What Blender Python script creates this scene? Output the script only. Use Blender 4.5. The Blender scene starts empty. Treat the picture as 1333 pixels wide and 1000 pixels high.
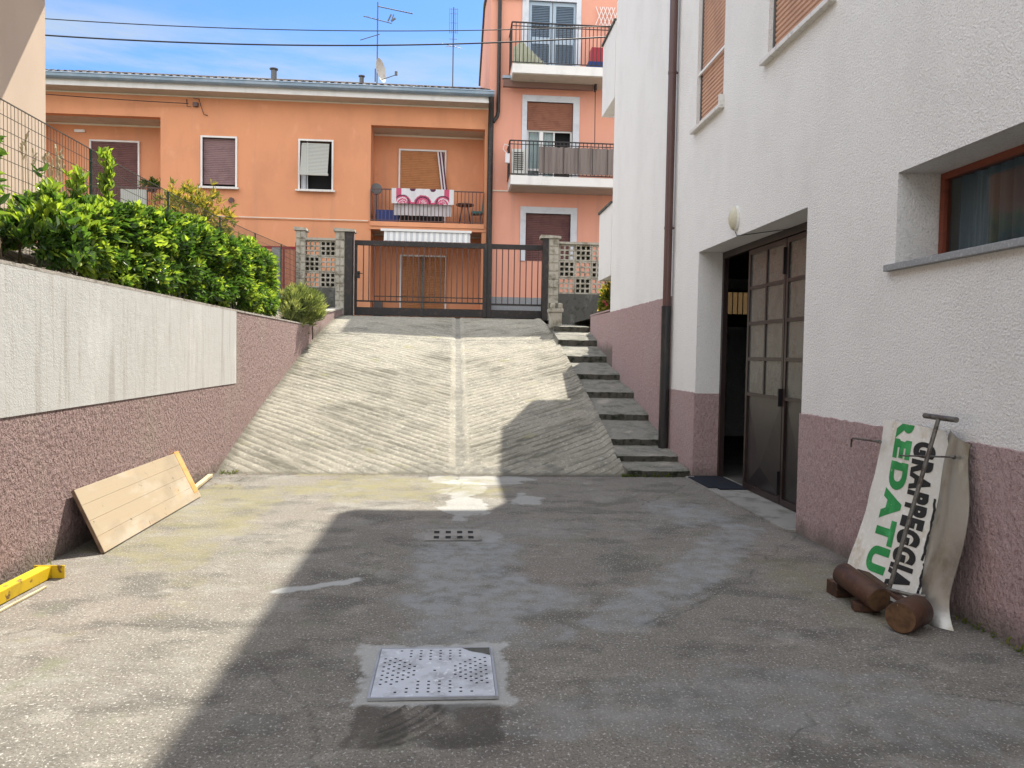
import bpy, bmesh, math, random
import numpy as np
from mathutils import Vector, Matrix
random.seed(7); RNG = np.random.default_rng(11)
SC = bpy.context.scene
FILL_CLOUD = (4.6, 4.7, 4.9)
COL = SC.collection

# ------------------------------------------------------------------ camera, world, sun
cam_d = bpy.data.cameras.new("camera"); cam = bpy.data.objects.new("camera", cam_d); COL.objects.link(cam)
cam_d.sensor_width = 36.0; cam_d.lens = 27.0; cam_d.clip_start = 0.05; cam_d.clip_end = 3000
def cam_matrix(yaw, pitch, roll, loc):
    f = Vector((math.sin(yaw)*math.cos(pitch), math.cos(yaw)*math.cos(pitch), math.sin(pitch)))
    r = f.cross(Vector((0, 0, 1))).normalized(); u = r.cross(f)
    c, s = math.cos(roll), math.sin(roll)
    r2 = c*r + s*u; u2 = -s*r + c*u
    m = Matrix((r2, u2, -f)).transposed().to_4x4(); m.translation = loc
    return m
cam.matrix_world = cam_matrix(math.radians(4.41042), math.radians(-2.21397), math.radians(1.0), Vector((0, 0, 1.5)))
SC.camera = cam

SUN = Vector((0.30, 0.645, 1.0)).normalized()
w = bpy.data.worlds.new("World"); SC.world = w; w.use_nodes = True
wn = w.node_tree; wn.nodes.clear()
sky = wn.nodes.new("ShaderNodeTexSky"); sky.sky_type = 'NISHITA'; sky.sun_disc = False
sky.sun_elevation = math.asin(SUN.z); sky.sun_rotation = math.atan2(SUN.x, SUN.y)
sky.air_density = 1.0; sky.dust_density = 0.6; sky.ozone_density = 1.6; sky.altitude = 200
bg = wn.nodes.new("ShaderNodeBackground"); bg.inputs[1].default_value = 0.15
wo = wn.nodes.new("ShaderNodeOutputWorld")
L = wn.links.new
def wnode(t, **kw):
    n = wn.nodes.new(t)
    for k_, v_ in kw.items(): setattr(n, k_, v_)
    return n
def wrange(src, a, b_, lo=0.0, hi=1.0):
    n = wnode("ShaderNodeMapRange", interpolation_type='SMOOTHSTEP'); L(src, n.inputs[0])
    n.inputs['From Min'].default_value = a; n.inputs['From Max'].default_value = b_; n.inputs['To Min'].default_value = lo; n.inputs['To Max'].default_value = hi
    return n.outputs[0]
def wmul(a, b_):
    n = wnode("ShaderNodeMath", operation='MULTIPLY'); L(a, n.inputs[0]); L(b_, n.inputs[1]); return n.outputs[0]
def wnoise(scale, stretch, rot=(0, 0, 0), det=8):
    mp = wn.nodes.new("ShaderNodeMapping"); mp.inputs['Scale'].default_value = stretch; mp.inputs['Rotation'].default_value = rot; L(tcw.outputs['Generated'], mp.inputs[0])
    n = wn.nodes.new("ShaderNodeTexNoise"); n.inputs['Scale'].default_value = scale; n.inputs['Detail'].default_value = det; n.inputs['Roughness'].default_value = 0.6
    L(mp.outputs[0], n.inputs['Vector']); return n.outputs[0]
def wmix(fac, a, b_, blend='MIX'):
    n = wnode("ShaderNodeMix", data_type='RGBA', blend_type=blend)
    if isinstance(fac, float): n.inputs[0].default_value = fac
    else: L(fac, n.inputs[0])
    for sk, v_ in ((6, a), (7, b_)):
        if isinstance(v_, tuple): n.inputs[sk].default_value = (*v_, 1)
        else: L(v_, n.inputs[sk])
    return n.outputs[2]
tcw = wn.nodes.new("ShaderNodeTexCoord"); sxw = wn.nodes.new("ShaderNodeSeparateXYZ"); L(tcw.outputs['Generated'], sxw.inputs[0])
blue = wmix(1.0, sky.outputs[0], (0.20, 0.31, 0.45), 'MULTIPLY')
wisps = wmul(wrange(wnoise(2.2, (1.3, 1.3, 7.5), (0, .10, 0)), .34, .66), wrange(sxw.outputs[2], .40, .31))
c1 = wmix(wisps, blue, (1.35, 1.55, 1.68))
bank = wmul(wrange(sxw.outputs[1], .60, .28), wrange(wnoise(1.7, (1, 1, 1.6)), .30, .55, .62, 1.0))   # unseen bright cloud overhead and behind, added to fill the shade
c2 = wmix(bank, c1, FILL_CLOUD)
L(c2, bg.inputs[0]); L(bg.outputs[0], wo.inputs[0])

sun_d = bpy.data.lights.new("sun", 'SUN'); sun_d.energy = 3.15; sun_d.angle = math.radians(0.5); sun_d.color = (1.0, 0.93, 0.80)
sun = bpy.data.objects.new("sun", sun_d); COL.objects.link(sun); sun.rotation_mode = 'QUATERNION'
sun.rotation_quaternion = SUN.to_track_quat('Z', 'Y'); sun.location = (8, 16, 26)
SC.view_settings.view_transform = 'Standard'; SC.view_settings.look = 'None'
SC.view_settings.exposure = 1.66; SC.view_settings.gamma = 1.0
SC.cycles.max_bounces = 8; SC.cycles.diffuse_bounces = 5

# ------------------------------------------------------------------ materials
def lin(r, g, b):
    f = lambda c: (c/255/12.92) if c/255 <= 0.04045 else ((c/255+0.055)/1.055)**2.4
    return (f(r), f(g), f(b))
def mat(name, base, rough=0.85, layers=(), bumps=(), metallic=0.0, spec=0.35, attrs=(), grime=None, transl=None, coat=0.0, rough_var=None):
    m = bpy.data.materials.new(name); m.use_nodes = True
    nt = m.node_tree; b = nt.nodes['Principled BSDF']; k = nt.links.new
    b.inputs['Base Color'].default_value = (*base, 1); b.inputs['Roughness'].default_value = rough
    b.inputs['Metallic'].default_value = metallic; b.inputs['Specular IOR Level'].default_value = spec
    b.inputs['Coat Weight'].default_value = coat
    tc = nt.nodes.new("ShaderNodeTexCoord")
    def noise(scale, detail=4, stretch=(1, 1, 1), rot=(0, 0, 0), kind='n'):
        mp = nt.nodes.new("ShaderNodeMapping"); mp.inputs['Scale'].default_value = stretch; mp.inputs['Rotation'].default_value = rot
        k(tc.outputs['Object'], mp.inputs[0])
        if kind == 'v':
            n = nt.nodes.new("ShaderNodeTexVoronoi"); n.inputs['Scale'].default_value = scale
        else:
            n = nt.nodes.new("ShaderNodeTexNoise"); n.inputs['Scale'].default_value = scale; n.inputs['Detail'].default_value = detail
            n.inputs['Roughness'].default_value = 0.6
        k(mp.outputs[0], n.inputs['Vector']); return n.outputs[0]
    col = None
    def blend(fac, c):
        nonlocal col
        mx = nt.nodes.new("ShaderNodeMix"); mx.data_type = 'RGBA'
        if col is None: mx.inputs[6].default_value = (*base, 1)
        else: k(col, mx.inputs[6])
        mx.inputs[7].default_value = (*c, 1); k(fac, mx.inputs[0]); col = mx.outputs[2]
    for ly in layers:
        c, sc, lo, hi = ly[:4]; stretch = ly[4] if len(ly) > 4 else (1, 1, 1); det = ly[5] if len(ly) > 5 else 5
        amt = ly[6] if len(ly) > 6 else 1.0; rot = ly[7] if len(ly) > 7 else (0, 0, 0)
        mr = nt.nodes.new("ShaderNodeMapRange"); mr.interpolation_type = 'SMOOTHSTEP'
        mr.inputs['From Min'].default_value = lo; mr.inputs['From Max'].default_value = hi; mr.inputs['To Max'].default_value = amt
        k(noise(sc, det, stretch, rot), mr.inputs[0]); blend(mr.outputs[0], c)
    for an, c, amt, jit in attrs:
        a = nt.nodes.new("ShaderNodeAttribute"); a.attribute_name = an
        ml = nt.nodes.new("ShaderNodeMath"); ml.operation = 'MULTIPLY'; ml.inputs[1].default_value = amt; ml.use_clamp = True
        if jit:
            n = noise(jit, 6); ad = nt.nodes.new("ShaderNodeMapRange"); ad.inputs['From Min'].default_value = 0.3; ad.inputs['From Max'].default_value = 0.62
            k(n, ad.inputs[0]); m2 = nt.nodes.new("ShaderNodeMath"); m2.operation = 'MULTIPLY'
            k(a.outputs['Fac'], m2.inputs[0]); k(ad.outputs[0], m2.inputs[1]); k(m2.outputs[0], ml.inputs[0])
        else: k(a.outputs['Fac'], ml.inputs[0])
        blend(ml.outputs[0], c)
    if grime:                                            # splash dirt and moss low on a wall, ragged upper edge
        gc, gz, gs = grime; sx = nt.nodes.new("ShaderNodeSeparateXYZ"); k(tc.outputs['Object'], sx.inputs[0])
        ns = nt.nodes.new("ShaderNodeMath"); ns.operation = 'MULTIPLY_ADD'; ns.inputs[1].default_value = -gz*2.2; k(noise(gs, 7, (1, 1, .5)), ns.inputs[0]); k(sx.outputs[2], ns.inputs[2])
        mr = nt.nodes.new("ShaderNodeMapRange"); mr.inputs['From Min'].default_value = 0.0; mr.inputs['From Max'].default_value = -gz*1.1; mr.inputs['To Max'].default_value = .8
        k(ns.outputs[0], mr.inputs[0]); blend(mr.outputs[0], gc)
    if col is not None: k(col, b.inputs['Base Color'])
    nrm = None
    for bp in bumps:
        sc, st, di = bp[:3]; stretch = bp[3] if len(bp) > 3 else (1, 1, 1); kd = bp[4] if len(bp) > 4 else 'n'; det = bp[5] if len(bp) > 5 else 4
        bn = nt.nodes.new("ShaderNodeBump"); bn.inputs['Strength'].default_value = st; bn.inputs['Distance'].default_value = di
        k(noise(sc, det, stretch, kind=kd), bn.inputs['Height'])
        if nrm: k(nrm, bn.inputs['Normal'])
        nrm = bn.outputs[0]
    if nrm: k(nrm, b.inputs['Normal'])
    if transl:
        tr = nt.nodes.new("ShaderNodeBsdfTranslucent"); tr.inputs[0].default_value = (*transl[0], 1)
        ms = nt.nodes.new("ShaderNodeMixShader"); ms.inputs[0].default_value = transl[1]
        o = nt.nodes['Material Output']; k(b.outputs[0], ms.inputs[1]); k(tr.outputs[0], ms.inputs[2]); k(ms.outputs[0], o.inputs[0])
    return m
def glass_mat(name, tint=(0.9, 0.95, 0.95), rough=0.03, refl=0.02):
    m = bpy.data.materials.new(name); m.use_nodes = True; nt = m.node_tree; nt.nodes.clear(); k = nt.links.new
    o = nt.nodes.new("ShaderNodeOutputMaterial"); t = nt.nodes.new("ShaderNodeBsdfTransparent"); t.inputs[0].default_value = (*tint, 1)
    g = nt.nodes.new("ShaderNodeBsdfGlossy"); g.inputs['Roughness'].default_value = rough
    lw = nt.nodes.new("ShaderNodeLayerWeight"); lw.inputs[0].default_value = 0.12
    mr = nt.nodes.new("ShaderNodeMapRange"); mr.inputs['To Min'].default_value = refl; mr.inputs['To Max'].default_value = 0.9
    ms = nt.nodes.new("ShaderNodeMixShader")
    k(lw.outputs['Fresnel'], mr.inputs[0]); k(mr.outputs[0], ms.inputs[0]); k(t.outputs[0], ms.inputs[1]); k(g.outputs[0], ms.inputs[2]); k(ms.outputs[0], o.inputs[0])
    return m

M = {}
M['white_stucco'] = mat('white_stucco', (0.82, 0.81, 0.79), 0.95,
    layers=[((0.74, 0.73, 0.71), 1.3, .42, .7, (1, 1, .7), 5, .7), ((0.55, 0.54, 0.53), 75, .52, .70, (1, 1, 1), 3, .8), ((0.88, 0.87, 0.86), 70, .55, .75, (1, 1, 1), 2, .8)],
    bumps=[(70, 1.0, .018), (28, .45, .014)])
M['mauve_stucco'] = mat('mauve_stucco', (0.43, 0.305, 0.30), 0.95,
    layers=[((0.30, 0.19, 0.19), 38, .5, .72, (1, 1, .6), 5, .85), ((0.56, 0.43, 0.41), 30, .55, .75, (1, 1, .6), 5, .8), ((0.42, 0.33, 0.32), 1.4, .45, .7, (1, 1, .6), 5, .6), ((0.20, 0.14, 0.14), 70, .52, .66, (1, 1, 1), 3, .6)], grime=((0.13, 0.12, 0.10), .16, 5),
    bumps=[(34, 1.0, .032, (1, 1, .6)), (90, .9, .010)])
M['wall_top'] = mat('wall_top_concrete', (0.42, 0.39, 0.35), 0.95, layers=[((0.22, 0.2, 0.17), 9, .45, .7)], bumps=[(60, .6, .01)])
M['left_white'] = mat('weathered_white_paint', (0.53, 0.53, 0.52), 0.95,
    layers=[((0.30, 0.28, 0.25), 6.5, .52, .68, (1, 1, .09), 7, .5), ((0.42, 0.40, 0.36), 26, .52, .66, (1, 1, .06), 5, .6), ((0.66, 0.66, 0.65), 2.0, .5, .75, (1, 1, .5), 5, .7), ((0.32, 0.2, 0.11), 2.1, .66, .78, (1, 1, .05), 6, .45)],
    bumps=[(80, .6, .006), (9, .3, .012)])
M['left_mauve'] = mat('rough_mauve_render', (0.38, 0.27, 0.26), 0.95,
    layers=[((0.20, 0.125, 0.12), 30, .5, .68, (1, 1, .8), 6, .9), ((0.52, 0.40, 0.37), 26, .54, .72, (1, 1, .8), 6, .8), ((0.40, 0.33, 0.28), 1.6, .5, .75, (1, 1, .4), 5, .5), ((0.13, 0.08, 0.08), 65, .52, .64, (1, 1, 1), 3, .7)], grime=((0.15, 0.13, 0.10), .15, 5),
    bumps=[(30, 1.0, .045, (1, 1, .8)), (80, 1.0, .014)])
M['orange'] = mat('orange_render', (0.66, 0.295, 0.155), 0.95, layers=[((0.56, 0.25, 0.135), .8, .42, .7, (1, 1, .6), 5, .8), ((0.48, 0.25, 0.16), 2.6, .56, .74, (1, 1, .07), 6, .4), ((0.74, 0.36, 0.21), 3, .55, .75, (1, 1, .5), 5, .5)], bumps=[(90, .25, .006)])
M['pink'] = mat('salmon_render', (0.72, 0.345, 0.245), 0.95, layers=[((0.66, 0.31, 0.23), .7, .42, .7, (1, 1, .4), 5, .8), ((0.52, 0.29, 0.23), 2.2, .56, .74, (1, 1, .07), 6, .4), ((0.75, 0.39, 0.30), 2.4, .55, .75, (1, 1, .4), 5, .5)], bumps=[(90, .25, .006)])
M['beige'] = mat('beige_render', (0.62, 0.49, 0.38), 0.95, layers=[((0.56, 0.44, 0.34), 1.1, .42, .7, (1, 1, .6), 5, .7)], bumps=[(90, .4, .006)])
M['cream'] = mat('cream_trim', (0.72, 0.66, 0.55), 0.9, layers=[((0.6, 0.54, 0.45), 2.5, .45, .7, (1, 1, 1), 5, .7)])
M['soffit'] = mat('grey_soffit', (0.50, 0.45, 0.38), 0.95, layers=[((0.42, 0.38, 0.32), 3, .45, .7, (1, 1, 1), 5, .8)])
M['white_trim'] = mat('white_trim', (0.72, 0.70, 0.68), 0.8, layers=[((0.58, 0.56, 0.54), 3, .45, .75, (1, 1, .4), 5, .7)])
M['blue_trim'] = mat('pale_blue_grey_trim', (0.60, 0.62, 0.66), 0.85, layers=[((0.5, 0.52, 0.56), 3, .45, .75)])
M['marble'] = mat('white_marble_sill', (0.66, 0.64, 0.60), 0.5, layers=[((0.45, 0.43, 0.4), 22, .5, .7)])
M['stone_grey'] = mat('grey_stone_sill', (0.24, 0.25, 0.26), 0.7, layers=[((0.36, 0.37, 0.38), 60, .5, .7), ((0.3, 0.25, 0.18), 5, .6, .8)])
M['gutter'] = mat('painted_grey_gutter', (0.22, 0.29, 0.36), 0.4, metallic=.3, layers=[((0.3, 0.36, 0.42), 2, .45, .7)])
M['dark_metal'] = mat('dark_brown_metal', (0.014, 0.011, 0.011), 0.5, layers=[((0.06, 0.04, 0.03), 12, .5, .75)], spec=.5)
M['brown_pipe'] = mat('brown_painted_pipe', (0.085, 0.038, 0.032), 0.4, layers=[((0.12, 0.07, 0.06), 6, .5, .75, (1, 1, .2))], spec=.5)
M['black_pipe'] = mat('black_cast_iron', (0.012, 0.012, 0.014), 0.35, layers=[((0.04, 0.035, 0.03), 9, .5, .75, (1, 1, .3))], spec=.5)
M['shutter_tan'] = mat('tan_roller_slats', (0.50, 0.30, 0.21), 0.7, layers=[((0.42, 0.25, 0.18), 4, .45, .7, (1, 1, .4))])
M['shutter_brown'] = mat('brown_roller_slats', (0.28, 0.12, 0.075), 0.65, layers=[((0.22, 0.09, 0.06), 4, .45, .7)])
M['shutter_orange'] = mat('ochre_roller_slats', (0.42, 0.185, 0.075), 0.65, layers=[((0.35, 0.15, 0.06), 4, .45, .7)])
M['shutter_mauve'] = mat('mauve_roller_slats', (0.24, 0.15, 0.15), 0.65, layers=[((0.2, 0.12, 0.12), 4, .45, .7)])
M['shutter_dark'] = mat('maroon_roller_slats', (0.15, 0.07, 0.065), 0.65, layers=[((0.11, 0.05, 0.05), 4, .45, .7)])
M['shade_cloth'] = mat('pale_grey_slats', (0.42, 0.42, 0.38), 0.8)
M['blue_door'] = mat('blue_grey_door_paint', (0.34, 0.42, 0.50), 0.5)
M['blue_slat'] = mat('blue_grey_slats', (0.16, 0.21, 0.27), 0.5)
M['black_void'] = mat('dark_interior', (0.012, 0.012, 0.013), 0.9)
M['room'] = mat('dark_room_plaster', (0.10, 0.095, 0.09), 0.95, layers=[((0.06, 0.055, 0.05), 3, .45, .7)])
M['glass'] = glass_mat('window_glass')
M['dusty_glass'] = glass_mat('dusty_glass', (0.42, 0.48, 0.38), .2)
M['glass_wire'] = mat('frosted_wired_glass', (0.075, 0.078, 0.072), 0.16, spec=.8, layers=[((0.045, 0.047, 0.042), 3, .4, .7)], bumps=[(10, .35, .01, (1, 1, 14)), (200, .2, .002)])
M['curtain'] = mat('dark_blue_curtain', (0.06, 0.085, 0.12), 0.8, layers=[((0.18, 0.21, 0.26), 16, .52, .75, (1, 1, .02))])
M['curtain_pale'] = mat('pale_curtain', (0.45, 0.46, 0.46), 0.9, layers=[((0.3, 0.32, 0.34), 20, .5, .7, (1, 1, .1))])
M['red_wood'] = mat('red_brown_wood_frame', (0.20, 0.05, 0.028), 0.5, layers=[((0.12, 0.03, 0.018), 14, .45, .7, (1, .2, 1)), ((0.28, 0.10, 0.06), 30, .6, .8)])
M['door_metal'] = mat('brown_black_door_metal', (0.016, 0.013, 0.013), 0.33, spec=.55, layers=[((0.03, 0.024, 0.022), 4, .45, .75)])
M['door_frame'] = mat('maroon_door_frame', (0.024, 0.014, 0.013), 0.4, spec=.5, layers=[((0.04, 0.024, 0.02), 8, .5, .75)])
M['concrete'] = mat('weathered_concrete', (0.25, 0.24, 0.22), 0.95,
    layers=[((0.15, 0.145, 0.13), 3.2, .45, .68), ((0.34, 0.33, 0.30), 40, .55, .75), ((0.11, 0.12, 0.08), 2.1, .58, .75)], bumps=[(70, .7, .008), (14, .4, .015)])
M['mossy'] = mat('mossy_block_concrete', (0.40, 0.375, 0.32), 0.95,
    layers=[((0.20, 0.185, 0.14), 6, .44, .68), ((0.52, 0.50, 0.44), 30, .55, .75)], bumps=[(60, .7, .01)])
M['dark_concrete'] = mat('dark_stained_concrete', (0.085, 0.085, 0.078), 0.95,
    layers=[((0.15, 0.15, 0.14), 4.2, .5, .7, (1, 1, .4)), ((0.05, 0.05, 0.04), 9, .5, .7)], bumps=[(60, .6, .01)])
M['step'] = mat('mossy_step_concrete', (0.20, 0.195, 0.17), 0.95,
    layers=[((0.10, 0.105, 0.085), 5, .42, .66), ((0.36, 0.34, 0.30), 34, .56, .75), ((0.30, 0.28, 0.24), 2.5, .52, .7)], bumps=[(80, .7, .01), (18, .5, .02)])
M['riser'] = mat('shaded_mossy_riser', (0.10, 0.095, 0.08), 0.95, layers=[((0.03, 0.035, 0.022), 8, .45, .65), ((0.14, 0.13, 0.11), 26, .58, .74)], bumps=[(60, .8, .012)])  # risers darker than treads: their shade is put into the colour, plus moss
M['ground'] = mat('yard_concrete', (0.182, 0.168, 0.143), 0.92,
    layers=[((0.155, 0.145, 0.13), 1.1, .42, .68, (1, 1, 1), 7, .85), ((0.20, 0.165, 0.14), .55, .48, .66, (1, 1, 1), 6, .7),
            ((0.145, 0.13, 0.11), 7, .50, .68, (1, 1.3, 1), 7, .7), ((0.28, 0.265, 0.23), 4.2, .53, .70, (1, 1.3, 1), 10, .6), ((0.08, 0.075, 0.066), 1.9, .48, .63, (1, 1.4, 1), 11, .7), ((0.075, 0.07, 0.062), 95, .50, .64, (1, 1, 1), 4, .75), ((0.42, 0.41, 0.38), 80, .55, .68, (1, .8, 1), 4, .85), ((0.27, 0.265, 0.245), 1.5, .54, .66, (1, 1.2, 1), 12, .35), ((0.11, 0.105, 0.095), 22, .54, .70, (1, 1.4, 1), 8, .6), ((0.13, 0.14, 0.085), 2.3, .58, .74, (1, 1, 1), 7, .6)],
    attrs=[('cement', (0.25, 0.265, 0.27), .85, 7), ('pale', (0.40, 0.41, 0.40), .95, 0), ('dirt', (0.05, 0.045, 0.038), .95, 0), ('moss', (0.19, 0.175, 0.085), .75, 4)],
    bumps=[(100, .8, .005), (24, .7, .014)])
M['ramp'] = mat('ribbed_ramp_concrete', (0.285, 0.268, 0.222), 0.95,
    layers=[((0.20, 0.19, 0.16), 2.4, .46, .66, (1, 1, 1), 9, .8), ((0.44, 0.42, 0.36), 24, .52, .70, (1, .6, 1), 6, .8), ((0.14, 0.13, 0.10), 34, .55, .72, (1, .8, 1), 5, .8), ((0.26, 0.25, 0.10), 1.9, .60, .74, (1, 1, 1), 7, .6)],
    attrs=[('cement', (0.15, 0.145, 0.13), .9, 9), ('dirt', (0.085, 0.08, 0.06), .8, 0)],
    bumps=[(75, 1.0, .010), (30, .5, .012)])
M['soil'] = mat('dry_garden_soil', (0.24, 0.21, 0.17), 0.98, layers=[((0.10, 0.085, 0.06), 12, .45, .65), ((0.38, 0.35, 0.30), 60, .55, .72)], bumps=[(50, 1, .03), (9, .6, .05)])
M['asphalt'] = mat('street_asphalt', (0.075, 0.073, 0.07), 0.95, layers=[((0.12, 0.115, 0.11), 80, .5, .7)], bumps=[(120, .6, .005)])
M['earth'] = mat('distant_earth', (0.16, 0.16, 0.11), 0.98, layers=[((0.09, 0.11, 0.05), .4, .45, .65)])
M['tile'] = mat('grey_brown_roof_tile', (0.13, 0.11, 0.10), 0.9, layers=[((0.09, 0.08, 0.07), 5, .45, .65), ((0.32, 0.28, 0.24), 9, .57, .72)], bumps=[(60, .5, .006)])
M['steel'] = mat('galvanised_steel', (0.42, 0.43, 0.44), 0.5, metallic=.6, layers=[((0.3, 0.3, 0.31), 8, .45, .7)])
M['grate'] = mat('galvanised_grate', (0.50, 0.52, 0.55), 0.6, metallic=.25, layers=[((0.34, 0.35, 0.36), 7, .45, .65), ((0.62, 0.64, 0.66), 30, .55, .7)], bumps=[(60, .25, .002)])
M['grey_metal'] = mat('thin_grey_metal', (0.12, 0.12, 0.12), 0.5, metallic=.4)
M['wire'] = mat('fence_wire', (0.09, 0.09, 0.08), 0.5, metallic=.4)
M['green_post'] = mat('green_fence_post', (0.015, 0.06, 0.045), 0.5)
M['cable'] = mat('black_cable', (0.015, 0.016, 0.02), 0.6)
M['rust'] = mat('rusty_iron', (0.085, 0.042, 0.027), 0.62, metallic=.25, layers=[((0.045, 0.026, 0.02), 9, .45, .65), ((0.14, 0.07, 0.04), 26, .56, .74)], bumps=[(70, .5, .003)])
M['rust_face'] = mat('cut_iron_face', (0.15, 0.085, 0.045), 0.55, metallic=.3, layers=[((0.09, 0.05, 0.03), 16, .45, .65), ((0.4, 0.36, 0.3), 28, .70, .76)])
M['rod'] = mat('worn_steel_rod', (0.15, 0.145, 0.13), 0.5, metallic=.5, layers=[((0.07, 0.05, 0.04), 20, .45, .65)])
M['sheet_metal'] = mat('stained_sheet_metal', (0.34, 0.33, 0.31), 0.36, metallic=.75, layers=[((0.20, 0.175, 0.13), 5, .42, .66, (1, 1, .5), 6), ((0.42, 0.42, 0.40), 9, .56, .72, (1, 1, .4)), ((0.24, 0.17, 0.09), 3, .6, .75)], bumps=[(9, .3, .012), (50, .2, .003)])
M['sign_white'] = mat('peeling_white_sign_paint', (0.64, 0.62, 0.56), 0.6, layers=[((0.50, 0.44, 0.34), 5, .52, .72, (1, 1, .6), 7), ((0.24, 0.15, 0.10), 7, .67, .74, (1, 1, .6), 8), ((0.7, 0.69, 0.66), 30, .5, .7)], bumps=[(7, .2, .008), (60, .25, .002)])
M['sign_green'] = mat('worn_green_paint', (0.018, 0.22, 0.055), 0.6, layers=[((0.05, 0.33, 0.10), 6, .45, .68), ((0.35, 0.42, 0.3), 26, .66, .76)])
M['sign_black'] = mat('worn_black_paint', (0.016, 0.016, 0.016), 0.6, layers=[((0.20, 0.19, 0.17), 30, .64, .76)])
M['board_wood'] = mat('raw_shuttering_wood', (0.33, 0.265, 0.18), 0.8,
    layers=[((0.38, 0.33, 0.26), 3.2, .45, .66, (1, .35, 1), 6), ((0.30, 0.25, 0.18), 5, .52, .72, (1, .8, 1), 8, .7), ((0.46, 0.27, 0.12), 3.6, .58, .74, (1, .4, 1), 6, .8), ((0.36, 0.25, 0.15), 20, .55, .72, (4, .06, 4), 5, .7), ((0.12, 0.09, 0.06), 12, .66, .71), ((0.25, 0.2, 0.14), 2.2, .5, .7, (1, 1, 1), 9, .6)], bumps=[(30, .4, .003, (4, .08, 4))])
M['board_dark'] = mat('board_edge_wood', (0.18, 0.12, 0.075), 0.85, layers=[((0.10, 0.06, 0.04), 10, .45, .65)])
M['cleat_wood'] = mat('fresh_orange_wood', (0.55, 0.30, 0.11), 0.75, layers=[((0.5, 0.25, 0.07), 9, .45, .65, (1, .2, 1))])
M['strip_wood'] = mat('pale_wood_strip', (0.55, 0.47, 0.30), 0.8, layers=[((0.42, 0.34, 0.2), 9, .45, .65)])
M['yellow'] = mat('yellow_paint', (0.62, 0.42, 0.015), 0.5, layers=[((0.48, 0.33, 0.02), 8, .45, .7), ((0.16, 0.09, 0.04), 16, .58, .66)])
M['mat_blue'] = mat('dark_blue_doormat', (0.007, 0.010, 0.018), 0.98, bumps=[(300, .6, .004)])
M['lamp_white'] = mat('yellowed_lamp_glass', (0.52, 0.49, 0.38), 0.35, layers=[((0.4, 0.37, 0.27), 9, .5, .7)])
M['awning_white'] = mat('white_awning_fabric', (0.72, 0.72, 0.70), 0.8)
M['awning_grey'] = mat('grey_awning_stripe', (0.50, 0.51, 0.52), 0.8)
M['awning_brown'] = mat('brown_awning_fabric', (0.19, 0.11, 0.09), 0.85)
M['reed'] = mat('grey_brown_balcony_screen', (0.20, 0.165, 0.15), 0.85, layers=[((0.15, 0.12, 0.11), 9, .45, .65, (1, 1, .05))])
M['plastic_blue'] = mat('blue_plastic', (0.015, 0.045, 0.22), 0.4)
M['plastic_teal'] = mat('teal_plastic', (0.02, 0.14, 0.15), 0.4)
M['plastic_red'] = mat('red_plastic', (0.45, 0.03, 0.05), 0.4)
M['white_paint'] = mat('white_paint', (0.75, 0.74, 0.72), 0.5)
M['ac_white'] = mat('air_conditioner_casing', (0.66, 0.66, 0.62), 0.5)
M['cloth_white'] = mat('white_cloth', (0.74, 0.72, 0.74), 0.9, transl=((0.7, 0.68, 0.7), .2))
M['cloth_pink'] = mat('magenta_cloth', (0.50, 0.085, 0.16), 0.9)
M['cloth_dark'] = mat('plum_cloth', (0.10, 0.03, 0.06), 0.9)
M['cloth_yellow'] = mat('pale_yellow_sheet', (0.42, 0.42, 0.32), 0.9, layers=[((0.35, 0.4, 0.25), 9, .5, .7)])
M['red_metal'] = mat('dark_red_metal', (0.26, 0.015, 0.025), 0.5)
M['dish'] = mat('pale_dish_paint', (0.52, 0.51, 0.47), 0.6, layers=[((0.4, 0.37, 0.32), 5, .5, .7)])
M['bark'] = mat('brown_stem', (0.09, 0.065, 0.04), 0.9)
def leaf_mat(name, a, b, c, tl, rough=.32, spec=.6):
    m = mat(name, a, rough, spec=spec, transl=(tl, .42))
    nt = m.node_tree; k = nt.links.new; pb = nt.nodes['Principled BSDF']
    at = nt.nodes.new("ShaderNodeAttribute"); at.attribute_name = 'tint'
    cr = nt.nodes.new("ShaderNodeValToRGB"); e = cr.color_ramp.elements
    e[0].color = (*a, 1); e[1].color = (*c, 1); x = e.new(.5); x.color = (*b, 1)
    k(at.outputs['Fac'], cr.inputs[0]); k(cr.outputs[0], pb.inputs['Base Color'])
    tr = [n for n in nt.nodes if n.type == 'BSDF_TRANSLUCENT'][0]
    mx = nt.nodes.new("ShaderNodeMix"); mx.data_type = 'RGBA'; mx.blend_type = 'MULTIPLY'; mx.inputs[0].default_value = 1
    mx.inputs[7].default_value = (2.0, 1.9, .8, 1); k(cr.outputs[0], mx.inputs[6]); k(mx.outputs[2], tr.inputs[0])
    return m
M['laurel'] = leaf_mat('laurel_leaf', (0.016, 0.042, 0.012), (0.070, 0.150, 0.028), (0.30, 0.40, 0.065), (0.3, 0.45, 0.05))
M['rosemary'] = leaf_mat('rosemary_needle', (0.06, 0.09, 0.04), (0.17, 0.21, 0.10), (0.34, 0.38, 0.19), (0.2, 0.25, 0.1), .6, .3)
M['bamboo'] = leaf_mat('yellowing_leaf', (0.05, 0.08, 0.02), (0.14, 0.16, 0.04), (0.36, 0.28, 0.07), (0.3, 0.3, 0.08), .6, .3)
M['flower'] = mat('pink_petal', (0.6, 0.06, 0.12), 0.6)

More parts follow.
